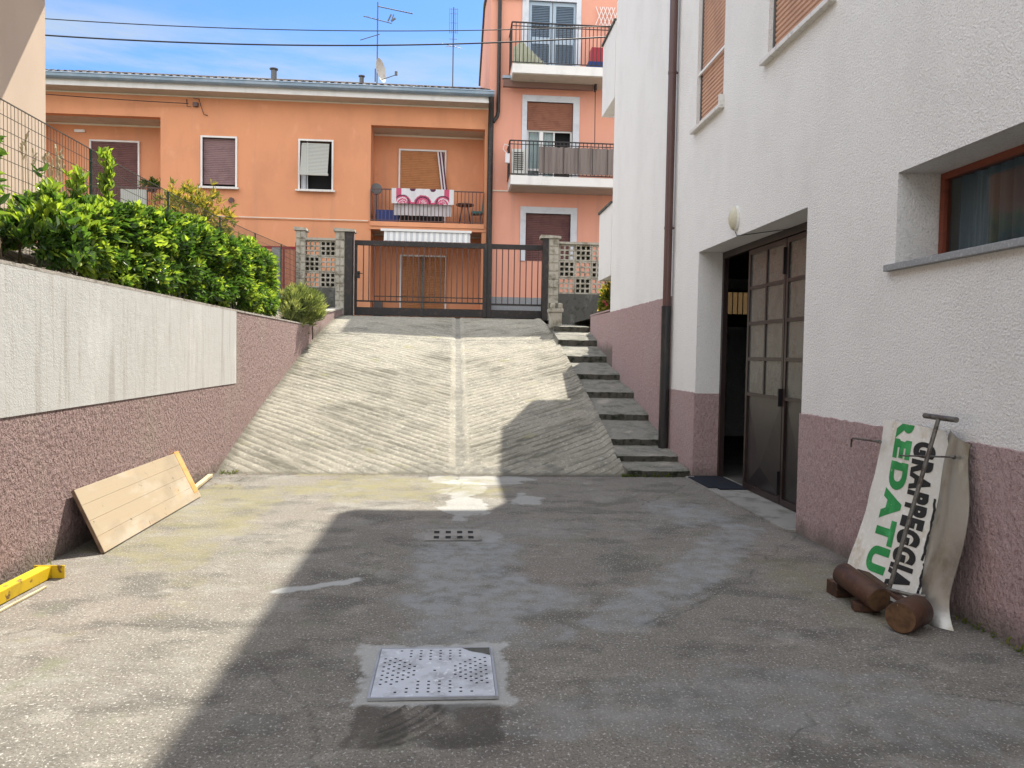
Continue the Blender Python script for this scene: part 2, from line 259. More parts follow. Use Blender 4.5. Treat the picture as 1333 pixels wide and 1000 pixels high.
# ------------------------------------------------------------------ mesh helpers
def tag(o, label=None, cat=None, group=None, kind=None):
    if label: o['label'] = label
    if cat: o['category'] = cat
    if group: o['group'] = group
    if kind: o['kind'] = kind
    return o
def empty(name, loc, label, cat, group=None):
    o = bpy.data.objects.new(name, None); COL.objects.link(o); o.location = loc; o.empty_display_size = .2
    return tag(o, label, cat, group)
def origin(o):
    v = Vector((0, 0, 0))
    while o is not None: v += o.location; o = o.parent
    return v
class MB:
    def __init__(s): s.v = []; s.f = []; s.m = []; s.smooth = set()
    def add(s, vs, fs, mi=0, smooth=False):
        n = len(s.v); s.v += [tuple(p) for p in vs]
        for f in fs:
            if smooth: s.smooth.add(len(s.f))
            s.f.append(tuple(i+n for i in f)); s.m.append(mi)
        return s
    def box(s, x0, x1, y0, y1, z0, z1, mi=0):
        return s.add([(x0,y0,z0),(x1,y0,z0),(x1,y1,z0),(x0,y1,z0),(x0,y0,z1),(x1,y0,z1),(x1,y1,z1),(x0,y1,z1)],
                     [(0,3,2,1),(4,5,6,7),(0,1,5,4),(1,2,6,5),(2,3,7,6),(3,0,4,7)], mi)
    def obox(s, c, ax, ay, az, mi=0):
        c = Vector(c); ax = Vector(ax); ay = Vector(ay); az = Vector(az)
        vs = [c+sx*ax+sy*ay+sz*az for sz in (-1, 1) for sx, sy in ((-1,-1),(1,-1),(1,1),(-1,1))]
        return s.add(vs, [(0,3,2,1),(4,5,6,7),(0,1,5,4),(1,2,6,5),(2,3,7,6),(3,0,4,7)], mi)
    def bar(s, p0, p1, wd, up=(0, 0, 1), h=None, mi=0):
        p0 = Vector(p0); p1 = Vector(p1); d = p1-p0; l = d.length; d.normalize()
        a = d.cross(Vector(up))
        if a.length < 1e-4: a = d.cross(Vector((1, 0, 0)))
        a.normalize(); b = a.cross(d)
        return s.obox((p0+p1)/2, a*wd/2, d*l/2, b*(h or wd)/2, mi)
    def tube(s, pts, r, n=8, mi=0, cap=True):
        pts = [Vector(p) for p in pts]; rr = r if isinstance(r, (list, tuple)) else [r]*len(pts)
        vs = []; prev = None
        for i, p in enumerate(pts):
            d = (pts[min(i+1, len(pts)-1)] - pts[max(i-1, 0)]).normalized()
            a = d.cross(Vector((0, 0, 1))) if prev is None else prev - d*prev.dot(d)
            if a.length < 1e-3: a = d.cross(Vector((1, 0, 0)))
            a.normalize(); prev = a; b = d.cross(a)
            for k in range(n):
                t = 2*math.pi*k/n; vs.append(p + rr[i]*(math.cos(t)*a + math.sin(t)*b))
        fs = [(i*n+k, i*n+(k+1) % n, (i+1)*n+(k+1) % n, (i+1)*n+k) for i in range(len(pts)-1) for k in range(n)]
        s.add(vs, fs, mi, True)
        if cap: s.add(vs[:n], [tuple(range(n-1, -1, -1))], mi); s.add(vs[-n:], [tuple(range(n))], mi)
        return s
    def prism(s, poly, axis, a, b, mi=0):
        def P(u, v, t): return {'x': (t, u, v), 'y': (u, t, v), 'z': (u, v, t)}[axis]
        n = len(poly); vs = [P(u, v, a) for u, v in poly] + [P(u, v, b) for u, v in poly]
        return s.add(vs, [tuple(range(n)), tuple(range(2*n-1, n-1, -1))] + [(i, (i+1) % n, n+(i+1) % n, n+i) for i in range(n)], mi)
    def wall(s, axis, a, b, U, V, holes, mi=0):
        """a slab between a and b on one axis, U x V in the other two, with rectangular through holes and their reveals"""
        us = sorted(set([U[0], U[1]] + [h[i] for h in holes for i in (0, 1)])); vs_ = sorted(set([V[0], V[1]] + [h[i] for h in holes for i in (2, 3)]))
        us = [u for u in us if U[0] <= u <= U[1]]; vs_ = [v for v in vs_ if V[0] <= v <= V[1]]
        def solid(i, j):
            if not (0 <= i < len(us)-1 and 0 <= j < len(vs_)-1): return False
            cu, cv = (us[i]+us[i+1])/2, (vs_[j]+vs_[j+1])/2
            return not any(h[0] < cu < h[1] and h[2] < cv < h[3] for h in holes)
        def P(u, v, t): return {'x': (t, u, v), 'y': (u, t, v)}[axis]
        for i in range(len(us)-1):
            for j in range(len(vs_)-1):
                if not solid(i, j): continue
                u0, u1, v0, v1 = us[i], us[i+1], vs_[j], vs_[j+1]
                for t in (a, b): s.add([P(u0,v0,t),P(u1,v0,t),P(u1,v1,t),P(u0,v1,t)], [(0,1,2,3)], mi)
                for di, dj, q in ((-1,0,((u0,v0),(u0,v1))),(1,0,((u1,v0),(u1,v1))),(0,-1,((u0,v0),(u1,v0))),(0,1,((u0,v1),(u1,v1)))):
                    if not solid(i+di, j+dj): s.add([P(*q[0],a),P(*q[1],a),P(*q[1],b),P(*q[0],b)], [(0,1,2,3)], mi)
        return s
    def build(s, name, mats, parent=None, label=None, bevel=0, recalc=True):
        me = bpy.data.meshes.new(name); o = bpy.data.objects.new(name, me); COL.objects.link(o)
        if parent is not None: o.parent = parent
        off = origin(parent) if parent is not None else Vector((0, 0, 0))
        me.from_pydata([(p[0]-off.x, p[1]-off.y, p[2]-off.z) for p in s.v], [], s.f)
        for m in (mats if isinstance(mats, (list, tuple)) else [mats]): me.materials.append(M[m] if isinstance(m, str) else m)
        for i, p in enumerate(me.polygons): p.material_index = s.m[i]; p.use_smooth = i in s.smooth
        if recalc:
            bm = bmesh.new(); bm.from_mesh(me); bmesh.ops.remove_doubles(bm, verts=bm.verts, dist=1e-5) if not s.smooth else None
            bmesh.ops.recalc_face_normals(bm, faces=bm.faces); bm.to_mesh(me); bm.free()
        if bevel:
            b = o.modifiers.new('bevel', 'BEVEL'); b.width = bevel; b.segments = 2; b.limit_method = 'ANGLE'
        if label: o['label'] = label
        return o
def dup(o, delta, parent=None):
    c = o.copy(); COL.objects.link(c); c.location = o.location + Vector(delta)
    if parent is not None: c.parent = parent
    for ch in o.children:
        d = ch.copy(); COL.objects.link(d); d.parent = c
    return c
def grid_mesh(name, xs, ys, zf, mats, attrs=None, parent=None, smooth=True):
    X, Y = np.meshgrid(xs, ys); Z = zf(X, Y); nx, ny = len(xs), len(ys)
    co = np.stack([X, Y, Z], -1).reshape(-1, 3).astype(np.float32)
    idx = np.arange(nx*ny).reshape(ny, nx)
    q = np.stack([idx[:-1, :-1], idx[:-1, 1:], idx[1:, 1:], idx[1:, :-1]], -1).reshape(-1, 4)
    me = raw_mesh(name, co, q, smooth)
    for an, fn in (attrs or {}).items():
        a = me.attributes.new(an, 'FLOAT', 'POINT'); a.data.foreach_set('value', np.clip(fn(X, Y), 0, 1).astype(np.float32).ravel())
    me.materials.append(M[mats]); o = bpy.data.objects.new(name, me); COL.objects.link(o)
    if parent: o.parent = parent
    return o
def raw_mesh(name, co, q, smooth=False):
    me = bpy.data.meshes.new(name); k = q.shape[1]
    me.vertices.add(len(co)); me.vertices.foreach_set('co', np.ascontiguousarray(co, np.float32).ravel())
    me.loops.add(q.size); me.loops.foreach_set('vertex_index', q.astype(np.int32).ravel())
    me.polygons.add(len(q)); me.polygons.foreach_set('loop_start', np.arange(0, q.size, k, dtype=np.int32))
    me.polygons.foreach_set('loop_total', np.full(len(q), k, np.int32))
    me.polygons.foreach_set('use_smooth', np.full(len(q), smooth)); me.update(calc_edges=True); me.validate(); return me
_tab = RNG.random((64, 64))
def vnoise(x, y):
    x = np.asarray(x, float); y = np.asarray(y, float); xi = np.floor(x).astype(int); yi = np.floor(y).astype(int)
    fx = x-xi; fy = y-yi; fx = fx*fx*(3-2*fx); fy = fy*fy*(3-2*fy)
    g = lambda a, b: _tab[a % 64, b % 64]
    return (g(xi,yi)*(1-fx)+g(xi+1,yi)*fx)*(1-fy) + (g(xi,yi+1)*(1-fx)+g(xi+1,yi+1)*fx)*fy
def fbm(x, y, f=1., o=5):
    s = 0; a = .5; t = 0
    for i in range(o): s = s + a*vnoise(x*f+17.3*i, y*f+9.1*i); t += a; a *= .55; f *= 2.03
    return s/t
def sstep(a, b, x): t = np.clip((x-a)/(b-a), 0, 1); return t*t*(3-2*t)

# ------------------------------------------------------------------ the setting
def blob(X, Y, cx, cy, rx, ry, wob=.35, f=3., soft=.25):
    n = (fbm(X+31, Y+7, f)-.5)*2*wob*2
    r = np.sqrt(((X-cx)/rx)**2 + ((Y-cy)/ry)**2) + n
    return 1-sstep(1-soft, 1+soft, r)
def poly_dist(X, Y, pts):
    d = np.full(X.shape, 1e9)
    for (x0, y0), (x1, y1) in zip(pts[:-1], pts[1:]):
        dx, dy = x1-x0, y1-y0; t = np.clip(((X-x0)*dx+(Y-y0)*dy)/(dx*dx+dy*dy), 0, 1)
        d = np.minimum(d, np.hypot(X-x0-t*dx, Y-y0-t*dy))
    return d
cracks = [[(-2.7, 4.0), (-2.0, 4.3), (-1.2, 4.15), (-.6, 3.2), (-.4, 2.6)], [(1.2, 2.6), (1.5, 3.1), (2.2, 3.3), (2.9, 3.0)], [(.45, 7.9), (.9, 7.3), (1.5, 7.15), (2.0, 7.7), (2.9, 9.0)], [(1.05, 4.2), (1.35, 4.35), (1.8, 4.85), (2.15, 5.2), (2.5, 5.75), (2.95, 6.3)],
          [(-2.8, 9.35), (-1.5, 9.28), (-.4, 9.33), (.6, 9.3), (2.1, 9.42)], [(.05, 9.4), (.1, 8.6), (-.05, 8.1)]]
def g_crack(X, Y):
    wx = X + (fbm(X, Y, 6)-.5)*.16; wy = Y + (fbm(X+5, Y+9, 6)-.5)*.16
    d = np.minimum.reduce([poly_dist(wx, wy, c) for c in cracks]); return (1-sstep(.001, .013, d))*sstep(.32, .46, fbm(X+8, Y, 3))
def g_cement(X, Y):
    m = blob(X, Y, .1, 5.35, .42, .75) + .9*blob(X, Y, .2, 4.65, .52, .5) + .7*blob(X, Y, .12, 4.1, .36, .3) + .8*blob(X, Y, 2.3, 7.2, .35, .6)
    wx_ = X + (fbm(X, Y, 5)-.5)*.16; wy_ = Y + (fbm(X+5, Y, 5)-.5)*.16
    d = poly_dist(wx_-.13*0, wy_, [(.95, 4.25), (1.30, 4.62), (1.72, 5.25), (2.05, 5.75), (2.55, 6.5)])
    m = m + .8*(1-sstep(.12, .24, d + (fbm(X, Y, 14, 3)-.5)*.2)) + .4*blob(X, Y, 1.5, 3.2, .9, .35, .6) + .25*blob(X, Y, .8, 6.6, .9, .25, .6)
    return m
def g_pale(X, Y):
    wob_ = (fbm(X, Y, 11, 4)-.5)*.16; sur = 1-sstep(.0, .02, np.maximum(np.abs(X+.07)-.345, np.abs(Y-3.57)-.335) + wob_)
    tongue = blob(X, Y, .12, 7.9, .22, .95, .5, 3.2, .06) + blob(X, Y, .2, 9.1, .55, .28, .5, 3.2, .08)
    d = poly_dist(X + (fbm(X, Y, 9)-.5)*.1, Y + (fbm(X+3, Y, 9)-.5)*.1, [(-1.05, 4.83), (-.85, 4.92), (-.62, 5.05)])
    return .70*sur + .5*tongue + .8*(1-sstep(.03, .06, d)) + .55*blob(X, Y, .75, 7.9, .14, .3, .5, 4, .08) + .22*blob(X, Y, .05, 6.3, .36, .26, .08, 3, .05) 
def g_dirt(X, Y):
    box_ = (1-sstep(0, .02, np.abs(X+.09)-.29+(fbm(X, Y, 7)-.5)*.10))*(1-sstep(0, .02, np.abs(Y-3.06)-.17+(fbm(X+4, Y, 7)-.5)*.07))
    m = box_*(.15+.75*sstep(.40, .62, fbm(X+2, Y+8, 9, 4)+.28*sstep(.05, .24, np.abs(X+.09+(fbm(X, Y, 6)-.5)*.2))))
    for i in range(6): m = m + .9*box_*np.exp(-((np.hypot(X+.52, Y-3.40)-(.385+.042*i))/.008)**2)*(np.abs(X+.14) < .13)
    edge = 1-sstep(.0, .16, np.minimum(X+2.84, np.where(Y < 9.3, 3.0-X, 9))+(fbm(X, Y, 4)-.5)*.16)
    far = (1-sstep(.02, .14, 9.46-Y + (fbm(X, Y, 5)-.5)*.12))*sstep(-2.9, -2.2, X)*.6
    return .8*m + .6*g_crack(X, Y) + .55*edge + far
def g_moss(X, Y):
    return blob(X, Y, -1.0, 8.6, 1.3, .7, .6, 2) + .8*blob(X, Y, -2.1, 6.6, .5, 1.6, .6, 2) + .5*blob(X, Y, 2.6, 4.9, .35, .6, .6, 2)
def g_z(X, Y):
    z = (fbm(X, Y, .9, 3)-.5)*.012 + (fbm(X, Y, 12, 3)-.5)*.0035 - .004*g_crack(X, Y)
    flat = (np.abs(X+.06) < .31)*(np.abs(Y-3.56) < .31) | ((np.abs(X-.03) < .3)*(np.abs(Y-6.28) < .24))
    tyre = np.zeros_like(X)
    for i in range(5):
        tyre += np.exp(-((np.hypot(X+.55, Y-3.42)-(.42+.055*i))/.013)**2)*.012*(np.abs(X+.12) < .16)*(np.abs(Y-3.1) < .13)
    z = z + tyre - .006*sstep(0, .05, 9.5-Y)*0
    return np.where(flat, np.minimum(z, 0.001), z) - .004*(Y > 9.4)
ys = np.concatenate([np.linspace(-14, 2.2, 40)[:-1], np.arange(2.2, 9.56, .016)])
yard = grid_mesh('yard_ground', np.arange(-2.92, 3.01, .016), ys, g_z, 'ground', dict(cement=g_cement, pale=g_pale, dirt=g_dirt, moss=g_moss))
tag(yard, kind='structure')

RP = [(9.5, 0), (11.75, .63), (15.37, 1.56), (18.2, 2.17), (19.6, 2.40), (20.35, 2.425)]
def rz(Y): return np.interp(Y, [p[0] for p in RP], [p[1] for p in RP])
RC = .10                                     # the channel down the middle
def r_z(X, Y):
    d = np.abs(X-RC); base = rz(Y) + (.025*np.minimum(d, 2.2) - .02)*sstep(9.55, 11, Y)*(1-sstep(17.5, 19.6, Y)) - .006*(1-sstep(9.5, 9.8, Y))
    wob = (fbm(X, Y, .9, 3)-.5)*.035
    slant = np.where(X < RC, .74, .76)
    ph = (Y - slant*d + wob)/.155
    t = ph-np.floor(ph)
    rib = np.where(t < .80, np.sin(np.pi*t/.80)**.3, 0.0)*.0145
    broken = .60+.40*sstep(.36, .50, fbm(X+3, Y+5, 3.2, 5))
    fade = sstep(.10, .16, d)*sstep(9.5, 9.75, Y)*(1-sstep(19.2, 19.5, Y))
    ch = -.018*(1-sstep(.04, .09, d)) + .003*np.exp(-((d-.115)/.03)**2)
    rough = (fbm(X, Y, 20, 4)-.5)*.013
    edge = .03*sstep(2.05, 2.17, X)*(fbm(X, Y, 8)+.4)*sstep(9.5, 9.7, Y)
    return base + rib*broken*fade + ch*sstep(9.4, 9.9, Y) + rough*sstep(9.45, 9.7, Y) + edge
def r_dirt(X, Y):
    d = np.abs(X-RC); sl = np.where(X < RC, .74, .76); ac = Y - sl*d + (fbm(X, Y, .9, 3)-.5)*.035; al = d + sl*Y; ph = ac/.155; t = ph-np.floor(ph)
    k = np.floor(ph); rk = _tab[(k.astype(int)) % 64, 7]
    streak = sstep(.50, .72, fbm(al*1.1+rk*30, ac*9, 1.0, 4))*sstep(.12, .16, d)
    g = (np.exp(-((t-.90)/.10)**2))*sstep(.12, .16, d)*sstep(.30, .5, fbm(X, Y, 2.4))
    big = sstep(.48, .72, fbm(X+9, Y+2, .9, 5))
    return .95*g + .75*streak*(.45+big) + .30*big + .8*(1-sstep(0, .16, X+2.86 + (fbm(X, Y, 3)-.5)*.2)) + .8*(1-sstep(0, .10, Y-9.5+(fbm(X, Y, 3)-.5)*.1))
def r_cem(X, Y): return (np.abs(X-RC) < .055+(fbm(X, Y, 3)-.5)*.05)*1. + blob(X, Y, .3, 9.6, .8, .25, .6)
ramp = grid_mesh('driveway_ramp', np.arange(-2.90, 2.215, .02), np.arange(9.5, 20.06, .018), r_z, 'ramp', dict(dirt=r_dirt, cement=r_cem))
tag(ramp, kind='structure')
g = grid_mesh('street', np.linspace(-60, 60, 60), np.linspace(20.04, 24.6, 12), lambda X, Y: 2.43+0*X, 'asphalt'); tag(g, kind='structure')
def terr(X, Y):
    base = np.interp(X, [-14, -6, -5, -3.9, -3.15, -3.05], [2.75, 2.75, 2.72, 2.35, 1.98, 1.95])
    far = sstep(14.5, 20, Y); z = base*(1-far) + far*np.where(X < -5.5, 2.5, 2.36)
    return z + (fbm(X, Y, 2.5, 4)-.5)*.10*(1-far)
g = grid_mesh('garden_soil', np.linspace(-14, -3.06, 150), np.linspace(-14, 20.04, 320), terr, 'soil'); tag(g, kind='structure')
g = grid_mesh('upper_ground', np.linspace(3.16, 60, 30), np.linspace(14.66, 20.04, 10), lambda X, Y: 2.36+0*X, 'soil'); tag(g, kind='structure')
g = grid_mesh('far_ground', np.linspace(-900, 900, 20), np.linspace(-900, 900, 20), lambda X, Y: -.4+0*X, 'earth'); tag(g, kind='structure')
g = grid_mesh('outer_ground', np.linspace(-300, 300, 20), np.linspace(24.58, 600, 20), lambda X, Y: 2.40+0*X, 'earth'); tag(g, kind='structure')

# ------------------------------------------------------------------ stairs
NOS = [(9.40, .085), (9.93, .20), (10.55, .355), (11.5, .625), (12.5, .915), (13.6, 1.18), (14.8, 1.50), (15.85, 1.83), (16.75, 2.14)]
NXT = [.115, .255, .53, .81, 1.075, 1.37, 1.70, 2.02, 2.30]       # height at the back of each sloping tread
stairs = empty('concrete_stairs', (2.6, 9.4, 0), 'worn grey concrete stairs climbing beside the ribbed ramp', 'stairs')
for i, (y, z) in enumerate(NOS):
    y1 = NOS[i+1][0] if i < 8 else 19.9; z1 = NXT[i]; zb = -.05 if i == 0 else NOS[i-1][1]-.02
    x0 = 2.19 - .02*(i % 2); x1 = 2.985
    xs = np.linspace(x0, x1, 22); b = MB(); n = len(xs); rows = 14
    vv = []
    for r in range(rows+1):
        t = r/rows
        for x in xs:
            j = float(fbm(x*1.0+i*3, y+t*2+i, 9, 3)-.5)
            vv.append((x, y + t*(y1+.03-y) + (j*.05 if r == 0 else 0), z + t*(z1-z) + j*.018 - (.012 if r == 0 else 0)))
    b.add(vv, [(r*n+k, r*n+k+1, (r+1)*n+k+1, (r+1)*n+k) for r in range(rows) for k in range(n-1)])
    fr = [(p[0], p[1]+.03+.02*random.random(), min(zb, z-.05)) for p in vv[:n]]
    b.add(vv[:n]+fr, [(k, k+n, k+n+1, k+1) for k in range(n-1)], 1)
    b.add([(x0, y, z), (x0, y1, z1), (x0, y1, zb-.1), (x0, y+.03, zb-.1)], [(0, 1, 2, 3)])
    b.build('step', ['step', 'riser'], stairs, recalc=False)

# ------------------------------------------------------------------ left retaining wall
lw = empty('retaining_wall', (-2.8, 9.5, 0), 'long low wall left of the yard, white paint over rough mauve render', 'wall')
def wx(y): return float(np.interp(y, [-14, 4, 5.5, 9.5, 16], [-2.62, -2.74, -2.775, -2.85, -2.86]))
def wall_strip(y0, y1, z0, z1, push=0.0):
    b = MB(); n = max(2, int((y1-y0)/.5)); yy = np.linspace(y0, y1, n+1)
    for a, c in zip(yy[:-1], yy[1:]):
        xa, xc = wx(a)+push, wx(c)+push
        za = z0(a) if callable(z0) else z0; zc = z0(c) if callable(z0) else z0
        ta = z1(a) if callable(z1) else z1; tc = z1(c) if callable(z1) else z1
        b.add([(xa, a, za), (xc, c, zc), (xc, c, tc), (xa, a, ta)], [(0, 1, 2, 3)])
    return b, yy
b, yy = wall_strip(-14, 15.85, lambda y: -.1 if y < 9.5 else float(rz(y))-.12, 2.0)
b.add([(wx(15.85), 15.85, 1.4), (-3.1, 15.85, 1.4), (-3.1, 15.85, 2.0), (wx(15.85), 15.85, 2.0)], [(0, 1, 2, 3)])
b.add([(-3.1, -14, 1.2), (-3.1, 15.85, 1.2), (-3.1, 15.85, 2.0), (-3.1, -14, 2.0)], [(0, 1, 2, 3)])
b.build('wall_body', 'left_mauve', lw, recalc=False)
b, yy = wall_strip(-14, 10.36, 1.055, 2.0, .006)
b.add([(wx(10.36), 10.36, 1.055), (wx(10.36)+.006, 10.36, 1.055), (wx(10.36)+.006, 10.36, 2.0), (wx(10.36), 10.36, 2.0)], [(0, 1, 2, 3)])
b.build('painted_panel', 'left_white', lw, 'streaky white painted panel above mauve render', recalc=False)
b = MB()
for a, c in zip(yy[:-1], yy[1:]): pass
ys_ = np.linspace(-14, 15.85, 80)
for a, c in zip(ys_[:-1], ys_[1:]):
    ja, jc = 0.0, 0.0
    b.add([(wx(a)+.007+ja, a, 2.0), (wx(c)+.007+jc, c, 2.0), (wx(c)+.007+jc, c, 2.022), (wx(a)+.007+ja, a, 2.022), (-3.11, a, 2.022), (-3.11, c, 2.022), (-3.11, a, 2.0), (-3.11, c, 2.0)],
          [(0, 1, 2, 3), (3, 2, 5, 4), (4, 5, 7, 6), (0, 6, 7, 1)])
b.build('coping', 'wall_top', lw)
w2 = empty('planter_wall', (-2.9, 17.5, 1.9), 'short sloping mauve wall beyond the rosemary bush at the ramp top', 'wall')
b = MB(); b.prism([(16.0, 1.5), (20.0, 2.2), (20.0, 2.57), (16.0, 2.22)], 'x', -3.1, -2.86); b.build('wall_body', 'left_mauve', w2)
b = MB(); b.prism([(15.98, 2.223), (20.0, 2.573), (20.0, 2.61), (15.98, 2.26)], 'x', -3.12, -2.845); b.build('coping', 'wall_top', w2)

# ------------------------------------------------------------------ white house on the right
H = empty('white_house', (3.0, 9.0, 0), 'white stucco house with mauve base, garage doorway and brown downpipe', 'house')
DOOR = (6.40, 9.32, -.2, 2.80); BW = (2.75, 5.06, 2.16, 2.78); W1 = (8.60, 9.57, 4.36, 6.2); W2 = (6.06, 7.36, 4.40, 6.2)
W3 = (.6, 2.2, 4.40, 6.2)
b = MB(); b.wall('x', 3.0, 3.38, (-9, 14.3), (-.2, 8.2), [DOOR, BW, W1, W2, W3])
b.wall('x', 3.0, 3.38, (-9, 13.0), (8.2, 10.8), [])
b.wall('y', 14.3, 14.64, (3.0, 13), (-.2, 8.2), [(4.85, 5.75, 2.1, 2.8)])
b.build('wall', 'white_stucco', H)
b = MB(); D0 = 2.988
def ragged(b, y0, y1, z0, z1, amp=.006):
    n = max(8, int((y1-y0)/.022)); top = [(y0+(y1-y0)*i/n, z1 + amp*(2*float(vnoise((y0+(y1-y0)*i/n)*14, z1*9))-1) + amp*.5*(2*float(vnoise((y0+(y1-y0)*i/n)*45, 3))-1)) for i in range(n+1)]
    vs = [(D0, y, z0) for y, z in top] + [(D0, y, z) for y, z in top] + [(3.0, y, z+.004) for y, z in top]; m = n+1
    b.add(vs, [(k, k+1, m+k+1, m+k) for k in range(n)] + [(m+k, m+k+1, 2*m+k+1, 2*m+k) for k in range(n)])
    b.add([(D0, y0, z0), (3.0, y0, z0), (3.0, y0, z1), (D0, y0, z1), (D0, y1, z0), (3.0, y1, z0), (3.0, y1, z1), (D0, y1, z1)], [(0, 1, 2, 3), (4, 7, 6, 5)])
ragged(b, 2.0, 6.40, -.1, 1.035); b.wall('x', D0, 3.0, (-9, 2.0), (-.1, 1.035), [])
ragged(b, 9.32, 10.42, -.1, 1.06); ragged(b, 10.42, 14.3, 0, 2.34)
b.box(D0, 3.36, 9.308, 9.32, -.1, 1.055)
b.box(D0, 3.36, 6.40, 6.412, -.1, 1.035)
b.build('dado', 'mauve_stucco', H, 'rough mauve render along the base')
b = MB(); b.box(2.3, 13.6, -9.6, 14.3, 10.8, 11.05)
b.add([(2.25, -9.7, 11.06), (13.7, -9.7, 11.06), (13.7, 14.3, 11.06), (2.25, 14.3, 11.06), (8, -4.5, 13), (8, 9.5, 13)], [(0, 1, 4), (1, 2, 5, 4), (2, 3, 5), (3, 0, 4, 5)], 1)
b.build('roof', ['white_trim', 'tile'], H)
b = MB()
for z0, z1 in ((3.05, 4.42), (6.42, 7.86)):
    bb = MB(); bb.wall('x', 2.985, 3.10, (14.642, 15.75), (z0, z1), []); bb.wall('y', 15.75, 15.87, (2.985, 8.5), (z0, z1), [])
    bb.box(3.10, 8.5, 14.642, 15.75, z0+.02, z0+.22)
    o = bb.build('balcony', 'white_stucco', H)
    c = MB(); c.box(2.955, 3.13, 14.642, 15.9, z1, z1+.045); c.build('balcony_coping', 'dark_concrete', o)
# garage room
b = MB()
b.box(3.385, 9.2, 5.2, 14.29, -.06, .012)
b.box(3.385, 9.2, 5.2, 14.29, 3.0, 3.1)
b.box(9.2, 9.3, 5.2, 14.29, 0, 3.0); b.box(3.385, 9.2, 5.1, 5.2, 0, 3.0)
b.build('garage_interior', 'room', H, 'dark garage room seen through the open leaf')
b = MB(); b.box(2.90, 3.40, 6.41, 9.31, -.02, .022); b.build('threshold', 'concrete', H, 'pale worn concrete threshold', bevel=.004)
def window_frame(parent, x, u0, u1, v0, v1, t, name, m, dep=.05):
    b = MB(); b.wall('x', x, x+dep, (u0, u1), (v0, v1), [(u0+t, u1-t, v0+t, v1-t)]); return b.build(name, m, parent)
# small window at the back of the garage
o = MB().wall('y', 14.40, 14.44, (4.85, 5.75), (2.1, 2.8), [(4.90, 5.08, 2.14, 2.76), (5.16, 5.70, 2.14, 2.76)]).build('back_window', 'dark_metal', H)
MB().box(4.9, 5.7, 14.415, 14.42, 2.14, 2.76).build('pane', 'dusty_glass', o)
b = MB()
for i in range(9): b.box(4.88+i*.1, 4.895+i*.1, 14.30, 14.315, 2.1, 2.8)
b.box(4.85, 5.75, 14.30, 14.315, 2.26, 2.28); b.build('window_bars', 'dark_metal', o)
# metal garage door: frame plus four leaves
G = empty('garage_door', (3.35, 7.9, 0), 'dark brown metal garage door with frosted panes, its far leaf open', 'door')
b = MB(); b.box(3.30, 3.36, 6.413, 9.306, 2.72, 2.797); b.box(3.30, 3.36, 9.25, 9.306, .022, 2.72); b.box(3.30, 3.36, 6.413, 6.45, .022, 2.72)
b.build('door_frame', 'door_frame', G)
def leaf(y0, y1, ang=0.0):
    L0 = Vector((0, 0, 0)); f = MB(); t = .045
    zs = [1.10, 1.495, 1.89, 2.285, 2.68]; ym = (y0+y1)/2
    f.box(3.31, 3.345, y0, y0+t, .03, 2.71); f.box(3.31, 3.345, y1-t, y1, .03, 2.71)
    for z in zs: f.box(3.312, 3.343, y0+t, y1-t, z-.018, z+.018)
    f.box(3.313, 3.342, ym-.016, ym+.016, 1.118, 2.662)
    f.box(3.31, 3.345, y0+t, y1-t, .03, .09); f.box(3.31, 3.345, y0+t, y1-t, 2.66, 2.71)
    p = f.build('leaf', 'door_frame', G)
    q = MB(); a, c = y0+t, y1-t
    for i in range(4):
        for (u0, u1) in ((a, ym-.016), (ym+.016, c)): q.box(3.325, 3.331, u0+.001, u1-.001, zs[i]+.019, zs[i+1]-.019)
    q.build('pane', 'glass_wire', p)
    s = MB(); z0, z1 = .09, 1.08; zm = (z0+z1)/2     # pressed panel, slightly pyramidal
    s.add([(3.333, a, z0), (3.333, c, z0), (3.333, c, z1), (3.333, a, z1), (3.300, (a+c)/2, z0+.25)], [(0, 1, 4), (1, 2, 4), (2, 3, 4), (3, 0, 4)])
    s.build('lower_panel', 'door_metal', p)
    return p
p = leaf(7.50, 8.48)
b = MB(); b.box(3.27, 3.31, 7.50, 7.53, 1.02, 1.20); b.build('handle', 'black_pipe', p)
b = MB(); b.box(3.285, 3.31, 7.505, 7.525, 2.35, 2.62); b.build('bolt', 'black_pipe', p)
b = MB(); b.box(3.285, 3.31, 7.505, 7.525, .12, .36); b.build('bolt', 'black_pipe', p)
leaf(6.46, 7.485)
b = MB(); b.bar((3.36, 8.50, 1.37), (4.25, 8.72, 1.37), .035, h=2.66); b.build('open_leaf', 'door_metal', G, 'folded leaf swung into the dark garage')
# basement window
bwf = window_frame(H, 3.30, 2.76, 5.055, 2.162, 2.778, .045, 'basement_window', 'red_wood', .05)
MB().box(3.325, 3.329, 2.80, 5.01, 2.205, 2.735).build('pane', 'glass', bwf)
b = MB(); n = 160; yy2 = np.linspace(2.80, 5.0, n)
vs = [(3.40+.02*math.sin(y*52)+.012*math.sin(y*91+1), y, z) for z in (2.19, 2.745) for y in yy2]
b.add(vs, [(k, k+1, n+k+1, n+k) for k in range(n-1)], 0, True); b.build('curtain', 'curtain', bwf, recalc=False)
b = MB(); b.box(2.955, 3.30, 2.68, 5.13, 2.115, 2.160); b.build('window_sill', 'stone_grey', bwf, bevel=.004)
b = MB(); b.box(3.5, 3.6, 2.6, 5.2, 2.0, 2.9); b.build('dark_backing', 'black_void', bwf)
